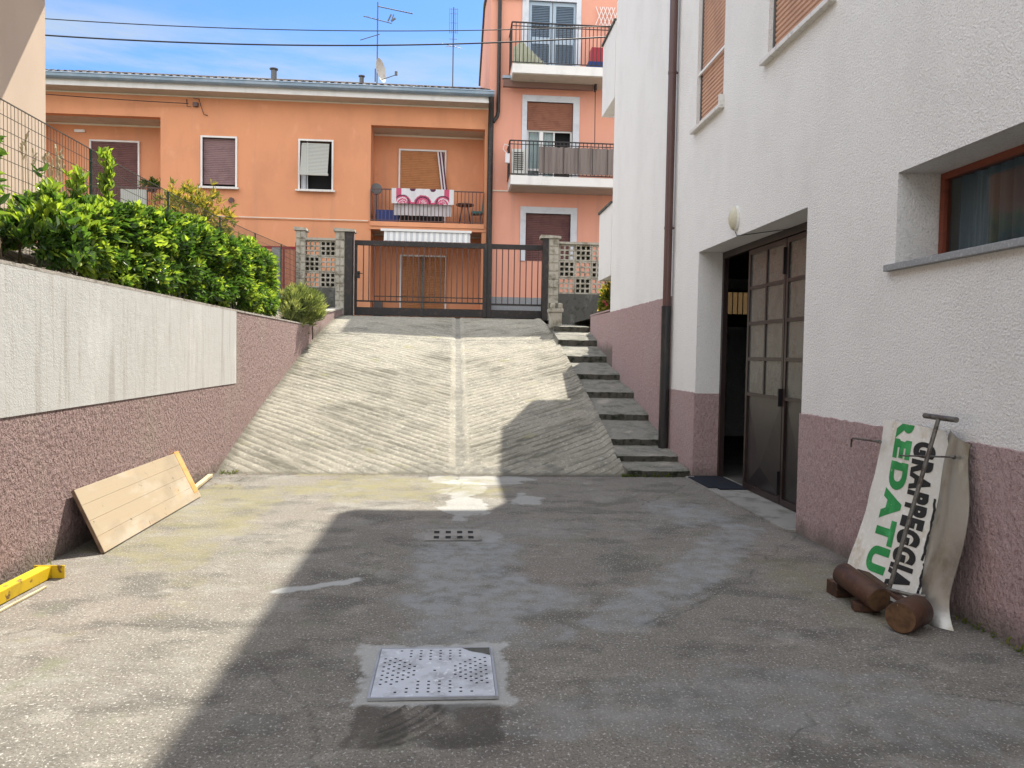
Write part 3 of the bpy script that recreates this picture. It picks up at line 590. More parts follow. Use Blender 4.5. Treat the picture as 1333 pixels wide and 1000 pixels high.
# upper windows with roller shutters
def slats_x(x, u0, u1, v0, v1, pitch, d=.012):
    b = MB(); n = int(round((v1-v0)/pitch)); p = (v1-v0)/n; vs = []
    for i in range(n):
        z = v0+i*p
        vs += [(x, z), (x-d, z+p*.25), (x-d, z+p*.75), (x, z+p*.97)]
    vv = [(a, u0, z) for a, z in vs] + [(a, u1, z) for a, z in vs]; m = len(vs)
    b.add(vv, [(k, k+1, m+k+1, m+k) for k in range(m-1)]); return b
def slats_y(y, u0, u1, v0, v1, pitch, d=.012):
    b = MB(); n = int(round((v1-v0)/pitch)); p = (v1-v0)/n; vs = []
    for i in range(n):
        z = v0+i*p
        vs += [(y, z), (y-d, z+p*.25), (y-d, z+p*.75), (y, z+p*.97)]
    vv = [(u0, a, z) for a, z in vs] + [(u1, a, z) for a, z in vs]; m = len(vs)
    b.add(vv, [(k, k+1, m+k+1, m+k) for k in range(m-1)]); return b
for j, Wn in enumerate((W1, W2, W3)):
    y0, y1, z0, z1 = Wn
    f = MB(); f.wall('x', 3.045, 3.10, (y0, y1), (z0+.001, z1), [(y0+.03, y1-.03, z0+.012, z1-.03)]); f = f.build('window', 'grey_metal', H)
    slats_x(3.07, y0+.03, y1-.03, z0, z1, .05).build('roller_shutter', 'shutter_tan', f, recalc=False)
    s = MB(); s.box(2.935, 3.36, y0-.05, y1+.06, z0-.045, z0); s = s.build('window_sill', 'marble', f, bevel=.004)
    if j == 0:
        MB().box(2.945, 3.0, 8.56, 8.60, z0+.001, z0+.11).build('sill_end', 'marble', f); MB().box(3.015, 3.035, 8.60, 9.57, 5.02, 5.05).build('shutter_bar', 'white_paint', f)
    MB().box(3.12, 3.2, y0-.1, y1+.1, z0-.1, z1+.1).build('dark_backing', 'black_void', f)
# downpipe
P = MB(); P.tube([(2.92, 10.42, 2.15), (2.92, 10.42, 10.9)], .055, 14); P = P.build('downpipe', 'brown_pipe', H, 'brown painted rain downpipe, black at its foot')
b = MB(); b.tube([(2.918, 10.42, .12), (2.918, 10.42, 2.15), (2.918, 10.42, 2.20)], [.066, .066, .068], 14); b.build('pipe_foot', 'black_pipe', P)
for z in (3.25, 5.35):
    b = MB(); b.tube([(2.92, 10.42, z), (2.92, 10.42, z+.035)], .060, 14); b.box(2.92, 3.0, 10.41, 10.43, z+.005, z+.03); b.build('pipe_clip', 'brown_pipe', P)
# bulkhead lamp
lp = empty('wall_lamp', (3.0, 8.06, 3.0), 'oval yellowed bulkhead lamp above the garage doorway', 'lamp')
b = MB(); vs = []; NR, NS = 8, 20
for i in range(NR+1):
    a = i/NR*math.pi/2
    for k in range(NS):
        t = 2*math.pi*k/NS; vs.append((2.975-.065*math.sin(a), 8.06+.075*math.cos(a)*math.cos(t), 2.99+.125*math.cos(a)*math.sin(t)))
b.add(vs, [(i*NS+k, i*NS+(k+1) % NS, (i+1)*NS+(k+1) % NS, (i+1)*NS+k) for i in range(NR) for k in range(NS)], 0, True); b.build('lamp_glass', 'lamp_white', lp)
b = MB(); vs = [(x, 8.06+.082*math.cos(2*math.pi*k/NS), 2.99+.132*math.sin(2*math.pi*k/NS)) for x in (3.0, 2.972) for k in range(NS)]
b.add(vs, [(k, (k+1) % NS, NS+(k+1) % NS, NS+k) for k in range(NS)] + [tuple(range(NS, 2*NS))]); b.build('lamp_base', 'ac_white', lp)
b = MB(); b.tube([(2.985, 8.06, 2.85), (2.99, 8.02, 2.80), (3.0, 7.9, 2.79), (3.2, 7.6, 2.79), (3.3, 7.4, 2.785)], .004, 6); b.build('lamp_cable', 'cable', lp)
# low wall beyond the corner
rw = empty('low_mauve_wall', (3.0, 15.5, 1.6), 'low mauve wall beside the top of the stairs, ending at the planted corner', 'wall')
b = MB(); b.prism([(14.302, .9), (16.7, 1.8), (16.7, 2.36), (14.302, 2.34)], 'x', 2.988, 3.16); b.build('wall_body', 'mauve_stucco', rw)
b = MB(); b.box(2.98, 3.17, 14.64, 16.72, 2.365, 2.395); b.build('coping', 'mauve_stucco', rw)

# ------------------------------------------------------------------ house at the upper left
LB = empty('beige_house', (-5, 6, 2.7), 'tall beige rendered house corner behind the mesh fence', 'house')
b = MB(); b.box(-13, -5, -10, 9.9, 3.02, 6.9); b.build('wall', 'beige', LB)
b = MB(); b.box(-12.9, -5.18, -9.8, 9.75, 2.2, 3.02); b.build('plinth', 'board_dark', LB)
b = MB(); b.box(-14, -4.05, -11, 10.72, 6.9, 7.1)
b.add([(-14, -11, 7.11), (-4.05, -11, 7.11), (-4.05, 10.72, 7.11), (-14, 10.72, 7.11), (-9, -6, 9), (-9, 6, 9)], [(0, 1, 4), (1, 2, 5, 4), (2, 3, 5), (3, 0, 4, 5)], 1)
b.build('roof', ['cream', 'tile'], LB)

# ------------------------------------------------------------------ orange house across the street
O = empty('orange_house', (-5, 24, 2.43), 'two storey orange house with loggias and grey gutter across the street', 'house')
WL, WR = -18.0, .98
LG = (-12.9, -8.83, 5.62, 8.40); LR = (-2.60, .88, 5.50, 8.42); LO = (-2.58, .82, 2.35, 5.26)
WA = (-7.60, -6.63, 6.40, 7.85); WB = (-4.72, -3.77, 6.41, 7.86)
b = MB(); b.wall('y', 24, 24.25, (WL, WR), (2.2, 9.1), [LG, LR, LO, WA, WB])
for (x0, x1, z0, z1) in (LG, LR, LO):
    b.box(x0-.2, x1+.1, 25.0, 25.1, z0-.3, z1+.1)                       # back wall of the recess
    b.box(x0-.12, x0, 24.25, 25.0, z0-.3, z1+.1); b.box(x1, x1+.09, 24.25, 25.0, z0-.3, z1+.1)
    b.box(x0, x1, 24.25, 25.0, z0-.22, z0)
b.box(WL, WR, 25.3, 32, 2.2, 9.1)
b.build('wall', 'orange', O)
for (x0, x1, z0, z1) in (LG, LR, LO):
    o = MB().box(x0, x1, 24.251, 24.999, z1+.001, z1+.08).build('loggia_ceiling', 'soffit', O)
    MB().box(x0, x1, 24.97, 24.998, z1-.05, z1).build('ceiling_trim', 'cream', o)
b = MB(); b.box(-18, -2.66, 23.97, 23.998, 5.47, 5.52); b.box(-2.60, .90, 23.93, 23.998, 5.36, 5.50); b.box(-2.62, WR, 23.96, 23.998, 5.26, 5.355); b.box(.84, .97, 23.975, 23.998, 2.4, 5.25)
b.build('string_course', 'orange', O)
b = MB(); b.box(-18, -2.66, 23.962, 23.969, 5.50, 5.524); b.box(-18, WR, 23.97, 23.998, 9.02, 9.055); b.build('cream_line', 'cream', O)
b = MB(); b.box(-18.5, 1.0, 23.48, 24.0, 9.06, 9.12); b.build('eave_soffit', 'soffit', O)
b = MB(); b.box(-18.5, 1.0, 23.44, 23.48, 9.055, 9.235); b.build('fascia', 'white_trim', O)
# gutter profile
b = MB(); prof = [(23.44, 9.40), (23.44, 9.25), (23.36, 9.20), (23.30, 9.22), (23.26, 9.26), (23.25, 9.33), (23.23, 9.345), (23.245, 9.375), (23.27, 9.36), (23.28, 9.28), (23.33, 9.24), (23.40, 9.27)]
b.prism(prof, 'x', -18.6, 1.12); b.build('gutter', 'gutter', O)
# tiled roof with real undulation
xs = np.arange(-18.8, 1.06, .0275); ty = []
for k in range(14): ty += [k*.36, k*.36+.12, k*.36+.24, k*.36+.355]
ty = np.array(ty)+23.34
def tile_z(X, Y):
    pl = 9.38 + (Y-23.34)*.345
    hip = 9.38 + (X+18.9)*.345*.85
    k = (Y-23.34)/.36; fr = k-np.floor(k)
    wv = .05*np.abs(np.sin(np.pi*X/.21)) + .012*(fbm(X, Y, 3, 2))
    return np.minimum(pl, np.maximum(hip, 9.38)) + wv - .028*fr
rf = grid_mesh('roof', xs, ty, tile_z, 'tile', smooth=False); rf.location = -O.location; rf.parent = O
b = MB(); b.tube([(-13.2, 28.25, 11.06), (1.0, 28.25, 11.06)], .08, 8); b.build('ridge_tiles', 'tile', O)
b = MB(); b.add([(-13, 28.3, 11.05), (1.06, 28.3, 11.05), (1.06, 33, 9.4), (-19, 33, 9.4)], [(0, 1, 2, 3)]); b.add([(1.05, 23.4, 9.38), (1.05, 28.3, 11.05), (1.05, 33, 9.4), (1.05, 33, 9.1), (1.05, 23.4, 9.1)], [(0, 1, 2, 3, 4)]); b.build('rear_roof', 'tile', O)
def wframe(parent, x0, x1, z0, z1, y, t, name, m, dep=.06, sill=None):
    b = MB(); b.wall('y', y, y+dep, (x0-t, x1+t), (z0-t, z1+t), [(x0, x1, z0, z1)]); o = b.build(name, m, parent)
    return o
f = wframe(O, *WA, 23.95, .05, 'window', 'white_trim', .15)
slats_y(24.08, WA[0], WA[1], WA[2]+.08, WA[3], .055).build('roller_shutter', 'shutter_mauve', f, recalc=False)
MB().box(WA[0], WA[1], 24.14, 24.18, WA[2], WA[3]).build('dark_opening', 'black_void', f)
MB().box(WA[0]-.12, WA[1]+.12, 23.86, 23.95, WA[2]-.08, WA[2]-.03).build('window_sill', 'marble', f)
f = wframe(O, *WB, 23.95, .05, 'window', 'white_trim', .15)
b = MB(); nsl = 22
for i in range(nsl):                                         # shutter tilted outwards at the foot
    t0, t1 = i/nsl, (i+.94)/nsl; za, zb = 7.80-t0*.98, 7.80-t1*.98; ya, yb = 24.0-t0*.30, 24.0-t1*.30
    b.add([(WB[0]+.05, ya, za), (WB[1]-.08, ya, za), (WB[1]-.08, yb-.01, zb), (WB[0]+.05, yb-.01, zb)], [(0, 1, 2, 3)])
b.box(WB[0]+.03, WB[1]-.06, 23.67, 23.72, 6.77, 6.83)
b.build('tilted_shutter', 'shade_cloth', f, 'pale shutter pushed outwards over the dark opening', recalc=False)
MB().box(WB[0], WB[1], 24.16, 24.2, WB[2], WB[3]).build('dark_opening', 'black_void', f)
MB().box(WB[0]+.02, WB[0]+.16, 24.06, 24.10, WB[2]+.02, WB[3]-.1).box(WB[0]+.19, WB[0]+.22, 24.04, 24.1, WB[2], WB[3]).build('sash', 'blue_trim', f)
MB().box(WB[0]-.12, WB[1]+.12, 23.86, 23.95, WB[2]-.08, WB[2]-.03).build('window_sill', 'marble', f)
def loggia_window(x0, x1, z0, z1, sm, gap, name='loggia_window'):
    f = wframe(O, x0, x1, z0, z1, 24.93, .05, name, 'white_trim', .068)
    slats_y(24.985, x0, x1, z0+gap, z1, .055, .014).build('roller_shutter', sm, f, recalc=False)
    if gap: MB().box(x0, x1, 24.985, 24.995, z0, z0+gap).build('dark_opening', 'black_void', f)
    return f
loggia_window(-11.26, -9.86, 5.65, 7.86, 'shutter_dark', 0)
loggia_window(-1.77, -.36, 5.55, 7.93, 'shutter_orange', .95)
f = loggia_window(-1.70, -.30, 2.4, 4.58, 'shutter_orange', 0, 'ground_floor_door')
MB().box(-1.06, -.98, 24.90, 24.97, 2.4, 4.58).build('mullion', 'rod', f)
MB().box(-2.52, -2.26, 24.55, 24.75, 2.4, 3.12).build('meter_cabinet', 'grey_metal', O)
MB().box(-11.75, -11.45, 24.93, 24.998, 8.12, 8.2).build('loggia_light', 'white_paint', O)
# railings: one shared builder
def railing(name, parent, x0, x1, y, z0, z1, m, side=None, pitch=.115, r=.011, second=True):
    b = MB(); b.box(x0, x1, y-.022, y+.022, z1-.03, z1); b.box(x0, x1, y-.012, y+.012, z0, z0+.025)
    if second: b.box(x0, x1, y-.012, y+.012, z1-.13, z1-.11)
    n = int((x1-x0)/pitch)
    for i in range(n+1):
        x = x0 + (x1-x0)*i/n; b.box(x-r, x+r, y-r, y+r, z0+.025, z1-.03)
    for ys_ in (side or []):
        xs_, y1 = ys_
        b.box(xs_-.022, xs_+.022, y, y1, z1-.03, z1-.001); b.box(xs_-.012, xs_+.012, y, y1, z0, z0+.024)
        for i in range(int((y1-y)/pitch)): b.box(xs_-r, xs_+r, y+i*pitch-r, y+i*pitch+r, z0+.025, z1-.03)
    return b.build(name, m, parent)
railing('loggia_railing', O, -2.59, .87, 23.96, 5.53, 6.50, 'red_brown_rail' if 'red_brown_rail' in M else 'brown_pipe', second=False)
railing('loggia_railing', O, -12.9, -8.85, 23.96, 5.62, 6.30, 'brown_pipe', second=False)
MB().box(-9.95, -9.2, 23.90, 23.93, 5.55, 6.22).build('balcony_screen', 'shade_cloth', O)
# downpipe between the two houses
P = MB(); P.tube([(1.03, 23.40, 9.26), (1.04, 23.50, 9.0), (1.05, 23.86, 8.6), (1.05, 23.88, 8.3), (1.05, 23.88, 2.3)], .085, 10); P.build('downpipe', 'dark_metal', O, 'thick dark downpipe at the corner of the house')
MB().tube([(-8.04, 23.95, 8.93), (-8.04, 23.9, 8.93), (-8.02, 23.9, 8.72), (-7.9, 23.9, 8.72)], .012).tube([(-7.85, 23.9, 8.98), (-7.68, 23.9, 8.95), (-7.62, 23.9, 8.75), (-7.55, 23.93, 8.52), (-7.45, 23.98, 8.5)], .012).box(-7.86, -7.72, 23.90, 23.99, 8.74, 8.86).build('cable_bracket', 'brown_pipe', O)
MB().tube([(-6.75, 23.94, 6.0), (-6.75, 24.0, 6.0)], .085, 14).build('air_vent', 'brown_pipe', O)
for (x, y, z) in ((-5.86, 25.5, 10.46), (-3.08, 25.5, 10.36)):
    s = (.09, .07)[x > -4]; MB().tube([(x, y, z-.45), (x, y, z)], s, 10).tube([(x, y, z+.02), (x, y, z+.05)], s*1.5, 10).build('roof_vent', 'grey_metal', O)
# awning over the ground floor door
A = empty('white_awning', (-.85, 23.7, 5.2), 'white scalloped awning under the loggia with dark trim', 'awning')
b = MB(); N = 60; x0, x1 = -2.12, .46; K = 15
for i in range(N):
    a, c = x0+(x1-x0)*i/N, x0+(x1-x0)*(i+1)/N; mi = int((i/N)*K*2) % 2
    b.add([(a, 23.42, 5.13), (c, 23.42, 5.13), (c, 23.36+.012*math.sin(i*2.1), 4.83), (a, 23.36+.012*math.sin(i*2.1-2.1), 4.83)], [(0, 1, 2, 3)], mi)
    b.add([(a, 23.43, 5.14), (c, 23.43, 5.14), (c, 23.9, 5.24), (a, 23.9, 5.24)], [(0, 1, 2, 3)], mi)
b.build('fabric', ['awning_white', 'awning_grey'], A, recalc=False)
b = MB(); b.box(-2.22, .50, 23.38, 23.46, 5.13, 5.20); b.build('front_rail', 'white_paint', A)
b = MB(); n = 14*8
zs = [4.83-.07*abs(math.sin(math.pi*i/8)) for i in range(n+1)]
vs = [(x0+(x1-x0)*i/n, 23.355, 4.84) for i in range(n+1)] + [(x0+(x1-x0)*i/n, 23.35, zs[i]) for i in range(n+1)]
b.add(vs, [(i, i+1, n+2+i, n+1+i) for i in range(n)]); b.build('scalloped_trim', 'awning_brown', A, recalc=False)
# striped curtain rolled at the window side
b = MB(); n = 12
for k in range(10):
    z0, z1 = 7.9-k*.16, 7.9-(k+1)*.16; o0, o1 = .02*k, .02*(k+1)
    for j in range(4): b.add([(-.60+o0+j*.045, 24.86, z0), (-.555+o0+j*.045, 24.85, z0), (-.555+o1+j*.045, 24.85, z1), (-.60+o1+j*.045, 24.86, z1)], [(0, 1, 2, 3)], j % 2)
tag(b.build('door_curtain', ['cloth_white', 'cloth_dark'], None, recalc=False), 'narrow striped curtain hanging beside the ochre loggia shutter', 'curtain')
# cloth over the railing
T = empty('draped_cloth', (-1.0, 23.93, 6.5), 'white cloth with magenta half circles drying over the loggia railing', 'cloth')
def cloth(x0, x1, z0, z1, y, fn, name, mats, nx=96, nz=28):
    b = MB()
    for i in range(nx):
        for j in range(nz):
            a, c = i/nx, (i+1)/nx; d, e = j/nz, (j+1)/nz
            Y = lambda u, v: y + .018*math.sin(u*23)*v + .01*math.sin(u*51)
            P_ = lambda u, v: (x0+(x1-x0)*u, Y(u, v), z1-(z1-z0)*v)
            b.add([P_(a, d), P_(c, d), P_(c, e), P_(a, e)], [(0, 1, 2, 3)], fn((a+c)/2, (d+e)/2))
    return b.build(name, mats, T, recalc=False)
def pat(u, v):
    if u < .07 or u > .93: return 0
    X = (u-.5)*1.9; Z = (1-v)*.46; side = abs(X) > .47
    for cx in (-.62, 0, .62):
        r = math.hypot(X-cx, Z)
        if r < .13: return 1 if (int(r*60)+int(math.atan2(Z, X-cx)*6)) % 3 else 0
        if r < .16: return 1
        if r < .19: return 0 if side else 1
        if r < .235: return 2 if not side else 1
        if r < .27: return 2 if side else 1
    if Z < .05: return 1
    if abs(X) > .66: return 1
    for cx in (-.31, .31):
        if math.hypot(X-cx, Z-.46) < .09: return 2
    return 0
cloth(-1.95, -.05, 6.06, 6.52, 23.91, pat, 'patterned_half', ['cloth_white', 'cloth_pink', 'cloth_dark'])
MB().add([(-1.95, 23.91, 6.52), (-.05, 23.91, 6.52), (-.05, 24.0, 6.515), (-1.95, 24.0, 6.515)], [(0, 1, 2, 3)]).build('fold', 'cloth_white', T, recalc=False)
cloth(-1.88, -.12, 5.72, 6.5, 24.02, lambda u, v: 0, 'plain_half', ['cloth_white'], 60, 6)
# things on the loggia
b = MB(); b.prism([(-2.42, 5.56), (-1.78, 5.56), (-1.74, 5.92), (-2.46, 5.92)], 'y', 24.3, 24.7); b.build('laundry_tub', 'plastic_blue', None); o = bpy.data.objects['laundry_tub']; tag(o, 'blue plastic tub on the loggia floor', 'tub')
t = empty('round_table', (.30, 24.45, 5.52), 'small dark round table in the right part of the loggia', 'table')
MB().tube([(.30, 24.45, 6.15), (.30, 24.45, 6.19)], .28, 20).build('table_top', 'brown_pipe', t)
l0 = MB().bar((.12, 24.3, 5.52), (.22, 24.4, 6.15), .03).build('leg', 'brown_pipe', t)
MB().bar((.48, 24.3, 5.52), (.38, 24.4, 6.15), .03).build('leg', 'brown_pipe', t); MB().bar((.30, 24.7, 5.52), (.30, 24.5, 6.15), .03).build('leg', 'brown_pipe', t)
c = empty('folding_chair', (.68, 24.4, 5.52), 'teal seated chair at the right end of the loggia', 'chair')
MB().box(.50, .84, 24.2, 24.6, 5.88, 5.95).build('seat', 'plastic_teal', c); MB().bar((.84, 24.4, 5.9), (.88, 24.4, 6.45), .3, up=(1, 0, 0), h=.03).build('backrest', 'plastic_teal', c)
for xx, yy_ in ((.54, 24.24), (.80, 24.24), (.54, 24.56), (.80, 24.56)): MB().box(xx-.012, xx+.012, yy_-.012, yy_+.012, 5.52, 5.88).build('leg', 'brown_pipe', c)
pp = empty('potted_plant', (-9.15, 24.3, 6.0), 'potted plant on the parapet of the left loggia', 'plant')
MB().tube([(-9.15, 24.2, 6.22), (-9.15, 24.2, 6.36)], [.12, .16], 10).build('pot', 'brown_pipe', pp)
# fan heater like object at the left end of the loggia
fn = empty('pedestal_fan', (-2.45, 24.35, 5.52), 'grey pedestal fan at the left end of the loggia', 'fan')
MB().tube([(-2.45, 24.35, 5.54), (-2.45, 24.35, 6.5)], .02, 8).build('pole', 'grey_metal', fn)
MB().tube([(-2.45, 24.32, 6.55), (-2.45, 24.25, 6.55)], .17, 20).build('fan_head', 'grey_metal', fn)
MB().tube([(-2.45, 24.35, 5.52), (-2.45, 24.35, 5.55)], .18, 16).build('base', 'grey_metal', fn)

# roof top antennas and dish
def antenna(x, y, z0, z1, label):
    a = empty('television_antenna', (x, y, z0), label, 'antenna')
    MB().tube([(x, y, z0), (x, y, z1)], .022, 6).build('mast', 'grey_metal', a); return a
a = antenna(-2.64, 26, 10.3, 13.0, 'tall rooftop antenna mast with three arms beside the satellite dish')
b = MB(); b.tube([(-2.64, 26, 12.86), (-1.50, 26.1, 12.72)], .018, 6)
for i in range(12): x = -2.5+i*.088; z = 12.845-i*.0108; b.tube([(x, 25.97, z-.03), (x, 26.12, z+.03)], .008, 5)
b.build('long_arm', 'grey_metal', a)
b = MB(); b.tube([(-3.10, 26, 12.52), (-2.18, 26, 12.33)], .015, 6)
for i, x in enumerate((-3.05, -2.85, -2.72)): b.bar((x, 25.8, 12.5-.2*(x+3.1)-.08), (x+.1, 26.2, 12.5-.2*(x+3.1)+.12), .012)
b.bar((-2.30, 26, 12.40), (-2.20, 26, 12.62), .04); b.bar((-2.20, 26, 12.4), (-2.06, 26, 12.50), .05); b.bar((-2.18, 26, 12.42), (-2.12, 26, 12.62), .03)
b.build('middle_arm', 'grey_metal', a)
MB().tube([(-3.20, 26, 11.74), (-2.57, 26, 11.96)], .014, 6).build('short_arm', 'grey_metal', a)
a2 = antenna(-.15, 26, 10.3, 12.95, 'slender rooftop antenna mast nearest the tall salmon house')
b = MB()
for x in (-.28, -.22, -.08, -.02): b.tube([(x, 26.02, 12.1), (x, 26.02, 12.93)], .006, 5)
for z in (12.15, 12.45, 12.75, 12.9): b.tube([(-.28, 26.01, z), (-.02, 26.01, z)], .006, 5)
b.build('grid_panel', 'grey_metal', a2)
for q0, q1 in (((-.52, 25.9, 11.72), (.14, 26.1, 11.66)), ((-.4, 25.85, 11.6), (.05, 26.15, 11.78)), ((-.28, 26, 11.92), (-.02, 26, 11.92)), ((-.26, 26, 12.2), (0, 26, 12.2))): MB().tube([q0, q1], .010, 5).build('cross_arm', 'grey_metal', a2)
dsh = empty('satellite_dish', (-2.45, 24.6, 9.9), 'pale satellite dish seen edge on above the gutter', 'dish')
b = MB(); NR, NS = 7, 28; vs = []
ax = Vector((.93, -.34, .12)).normalized(); e1 = ax.cross(Vector((0, 0, 1))).normalized(); e2 = e1.cross(ax); C0 = Vector((-2.42, 24.6, 10.28))
for i in range(NR+1):
    r = .36*i/NR
    for k in range(NS): t = 2*math.pi*k/NS; vs.append(C0 + e1*r*math.cos(t) + e2*r*math.sin(t) + ax*(.9*r*r-.06))
b.add(vs, [(i*NS+k, i*NS+(k+1) % NS, (i+1)*NS+(k+1) % NS, (i+1)*NS+k) for i in range(NR) for k in range(NS)], 0, True); b.build('reflector', 'dish', dsh)
MB().tube([C0-e2*.30, C0+ax*.52-e2*.24], .012, 6).obox(C0+ax*.54-e2*.2, (.04, 0, 0), (0, .03, 0), (0, 0, .06)).build('feed_arm', 'grey_metal', dsh)
MB().tube([(-2.56, 24.65, 9.95), (-2.56, 24.65, 10.35), C0-ax*.06], .02, 6).build('mount', 'grey_metal', dsh)

# ------------------------------------------------------------------ tall salmon house
K = empty('salmon_house', (3, 24, 2.43), 'tall salmon pink house with balconies behind the gate', 'house')
D1 = (2.17, 3.65, 10.3, 12.40); D2 = (2.17, 3.61, 6.75, 9.33); D3 = (2.19, 3.60, 4.42, 5.90)
b = MB(); b.wall('y', 24.0, 24.3, (1.0, 12), (2.2, 12.98), [D1, D2, D3]); b.prism([(24.301, 2.2), (33.5, 2.2), (33.5, 13.2), (29, 14.3), (24.301, 13.05)], 'x', 1.0, 1.3); b.box(1.3, 12, 33, 33.3, 2.2, 13.1)
b.build('wall', 'pink', K)
b = MB(); b.prism([(24.0, 12.99), (29, 14.33), (33.9, 13.13), (33.9, 13.23), (29, 14.45), (24.0, 13.11)], 'x', .93, 12); b.build('roof', 'tile', K)
b = MB(); b.box(1.02, 2.1, 23.9, 23.998, 12.42, 12.62); b.build('roof_bracket', 'soffit', K)
b = MB(); b.box(1.12, 2.72, 23.975, 23.998, 2.2, 3.28); b.build('base_band', 'stone_grey', K)
b = MB(); b.box(1.14, 12, 23.97, 23.998, 6.54, 6.575); b.build('string_line', 'cream', K)
MB().box(1.75, 2.62, 23.9, 23.972, 2.45, 2.86).build('cellar_opening', 'black_void', K)
def surround(D, x0, x1, z0, z1, name='window'):
    b = MB(); b.wall('y', 23.965, 24.10, (x0, x1), (z0, z1), [D]); return b.build(name, 'blue_trim', K)
f1 = surround(D1, 1.97, 3.80, 10.22, 12.78)
for i, (u0, u1) in enumerate(((2.17, 2.905), (2.925, 3.65))):
    lf = MB().wall('y', 24.04, 24.08, (u0, u1), (10.3, 12.40), [(u0+.10, u1-.08, 10.40, 11.12), (u0+.10, u1-.08, 11.32, 12.28)]).build('shutter_leaf', 'blue_door', f1)
    bb = MB()
    for (z0, z1) in ((10.40, 11.12), (11.32, 12.28)):
        n = int((z1-z0)/.05)
        for q in range(n): z = z0+q*(z1-z0)/n; bb.add([(u0+.1, 24.05, z), (u1-.08, 24.05, z), (u1-.08, 24.08, z+.045), (u0+.1, 24.08, z+.045)], [(0, 1, 2, 3)])
    bb.box(u0+.05, u1-.05, 24.09, 24.10, 10.32, 12.38); bb.build('louvres', 'blue_slat', lf, recalc=False)
f2 = surround(D2, 2.02, 3.81, 6.70, 9.52)
slats_y(24.06, 2.17, 3.61, 8.48, 9.33, .055, .014).build('roller_shutter', 'shutter_brown', f2, recalc=False)
b = MB(); b.wall('y', 24.10, 24.15, (2.17, 3.61), (6.75, 8.50), [(2.24, 2.58, 7.3, 8.44), (2.24, 2.58, 6.82, 7.24), (2.70, 3.02, 6.82, 8.44), (3.06, 3.55, 6.82, 8.44)]); b.build('door_sash', 'white_paint', f2)
MB().box(2.2, 3.03, 24.125, 24.13, 6.8, 8.45).build('pane', 'glass', f2)
MB().box(2.2, 3.6, 24.28, 24.32, 6.7, 8.5).build('dark_opening', 'black_void', f2)
b = MB(); n = 40; vs = [(2.22+.8*k/(n-1), 24.20+.015*math.sin(k*1.4), z) for z in (6.8, 8.45) for k in range(n)]
b.add(vs, [(k, k+1, n+k+1, n+k) for k in range(n-1)], 0, True); b.build('curtain', 'curtain_pale', f2, recalc=False)
f3 = surround(D3, 2.02, 3.80, 4.42, 6.10)
slats_y(24.07, 2.19, 3.60, 4.42, 5.90, .055, .014).build('roller_shutter', 'shutter_dark', f3, recalc=False)
def balcony(zs0, zs1, zt, x0=1.62):
    s = MB(); s.box(x0, 7, 22.9, 23.998, zs0, zs1); s = s.build('balcony_slab', 'white_trim', K)
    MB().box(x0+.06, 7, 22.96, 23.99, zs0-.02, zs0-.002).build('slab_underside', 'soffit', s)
    railing('balcony_railing', K, x0-.03, 7, 22.92, zs1+.04, zt, 'dark_metal', side=[(x0-.03, 23.99)])
balcony(9.80, 10.06, 11.28); balcony(6.54, 6.80, 7.84)
P = MB(); P.tube([(1.27, 23.9, 12.6), (1.27, 23.9, 8.95), (1.24, 23.9, 8.8), (1.12, 23.85, 8.62)], .06, 10); P.build('downpipe', 'dark_metal', K)
# rolled brown awning under the top balcony
A = empty('brown_awning', (2.8, 23.7, 9.6), 'rolled brown awning under the top balcony of the salmon house', 'awning')
MB().box(1.37, 4.2, 23.55, 23.72, 9.86, 10.0+(-.06)).build('front_rail', 'gutter', A)
MB().box(1.40, 4.16, 23.58, 23.70, 9.62, 9.85).build('fabric', 'awning_brown', A)
MB().tube([(4.22, 23.6, 9.86), (4.22, 23.5, 7.9)], .012, 5).box(4.19, 4.25, 23.5, 23.7, 9.6, 9.9).build('crank_rod', 'dark_metal', A)
# balcony things
s = empty('balcony_screen', (3.8, 22.85, 6.8), 'grey brown privacy screen tied along the lower balcony railing', 'screen')
b = MB(); n = 260; vs = [(2.44+4.4*k/(n-1), 22.865+.012*math.sin(k*.9)+.01*math.sin(k*.21), z+.012*math.sin(k*.5)*(z > 7)) for z in (6.88, 7.66) for k in range(n)]
b.add(vs, [(k, k+1, n+k+1, n+k) for k in range(n-1)]); b.build('fabric', 'reed', s, recalc=False)
for x in (2.60, 3.18, 3.62, 4.05, 4.5): MB().box(x-.008, x+.008, 22.845, 22.855, 6.86, 7.72).build('tie_strip', 'dark_metal', s)
AC = empty('air_conditioner', (1.85, 23.5, 6.82), 'white air conditioning unit on the lower balcony', 'air conditioner')
MB().box(1.68, 2.12, 23.3, 23.62, 6.94, 7.68).build('casing', 'ac_white', AC)
MB().box(1.64, 2.16, 23.28, 23.64, 6.81, 6.90).build('stand', 'ac_white', AC)
b = MB()
for i in range(9): b.box(1.74, 2.02, 23.285, 23.295, 7.06+i*.062, 7.085+i*.062)
b.build('grille', 'dark_metal', AC)
o = MB().prism([(3.96, 10.30), (4.40, 10.30), (4.36, 10.72), (4.00, 10.72)], 'y', 23.1, 23.5).build('red_tub', 'plastic_red', None); tag(o, 'red plastic tub on the top balcony', 'tub')
o = MB().prism([(3.94, 10.08), (4.42, 10.08), (4.46, 10.285), (3.90, 10.285)], 'y', 23.05, 23.55).build('blue_basin', 'plastic_blue', None); tag(o, 'blue basin under the red tub on the top balcony', 'basin')
b = MB(); n = 26
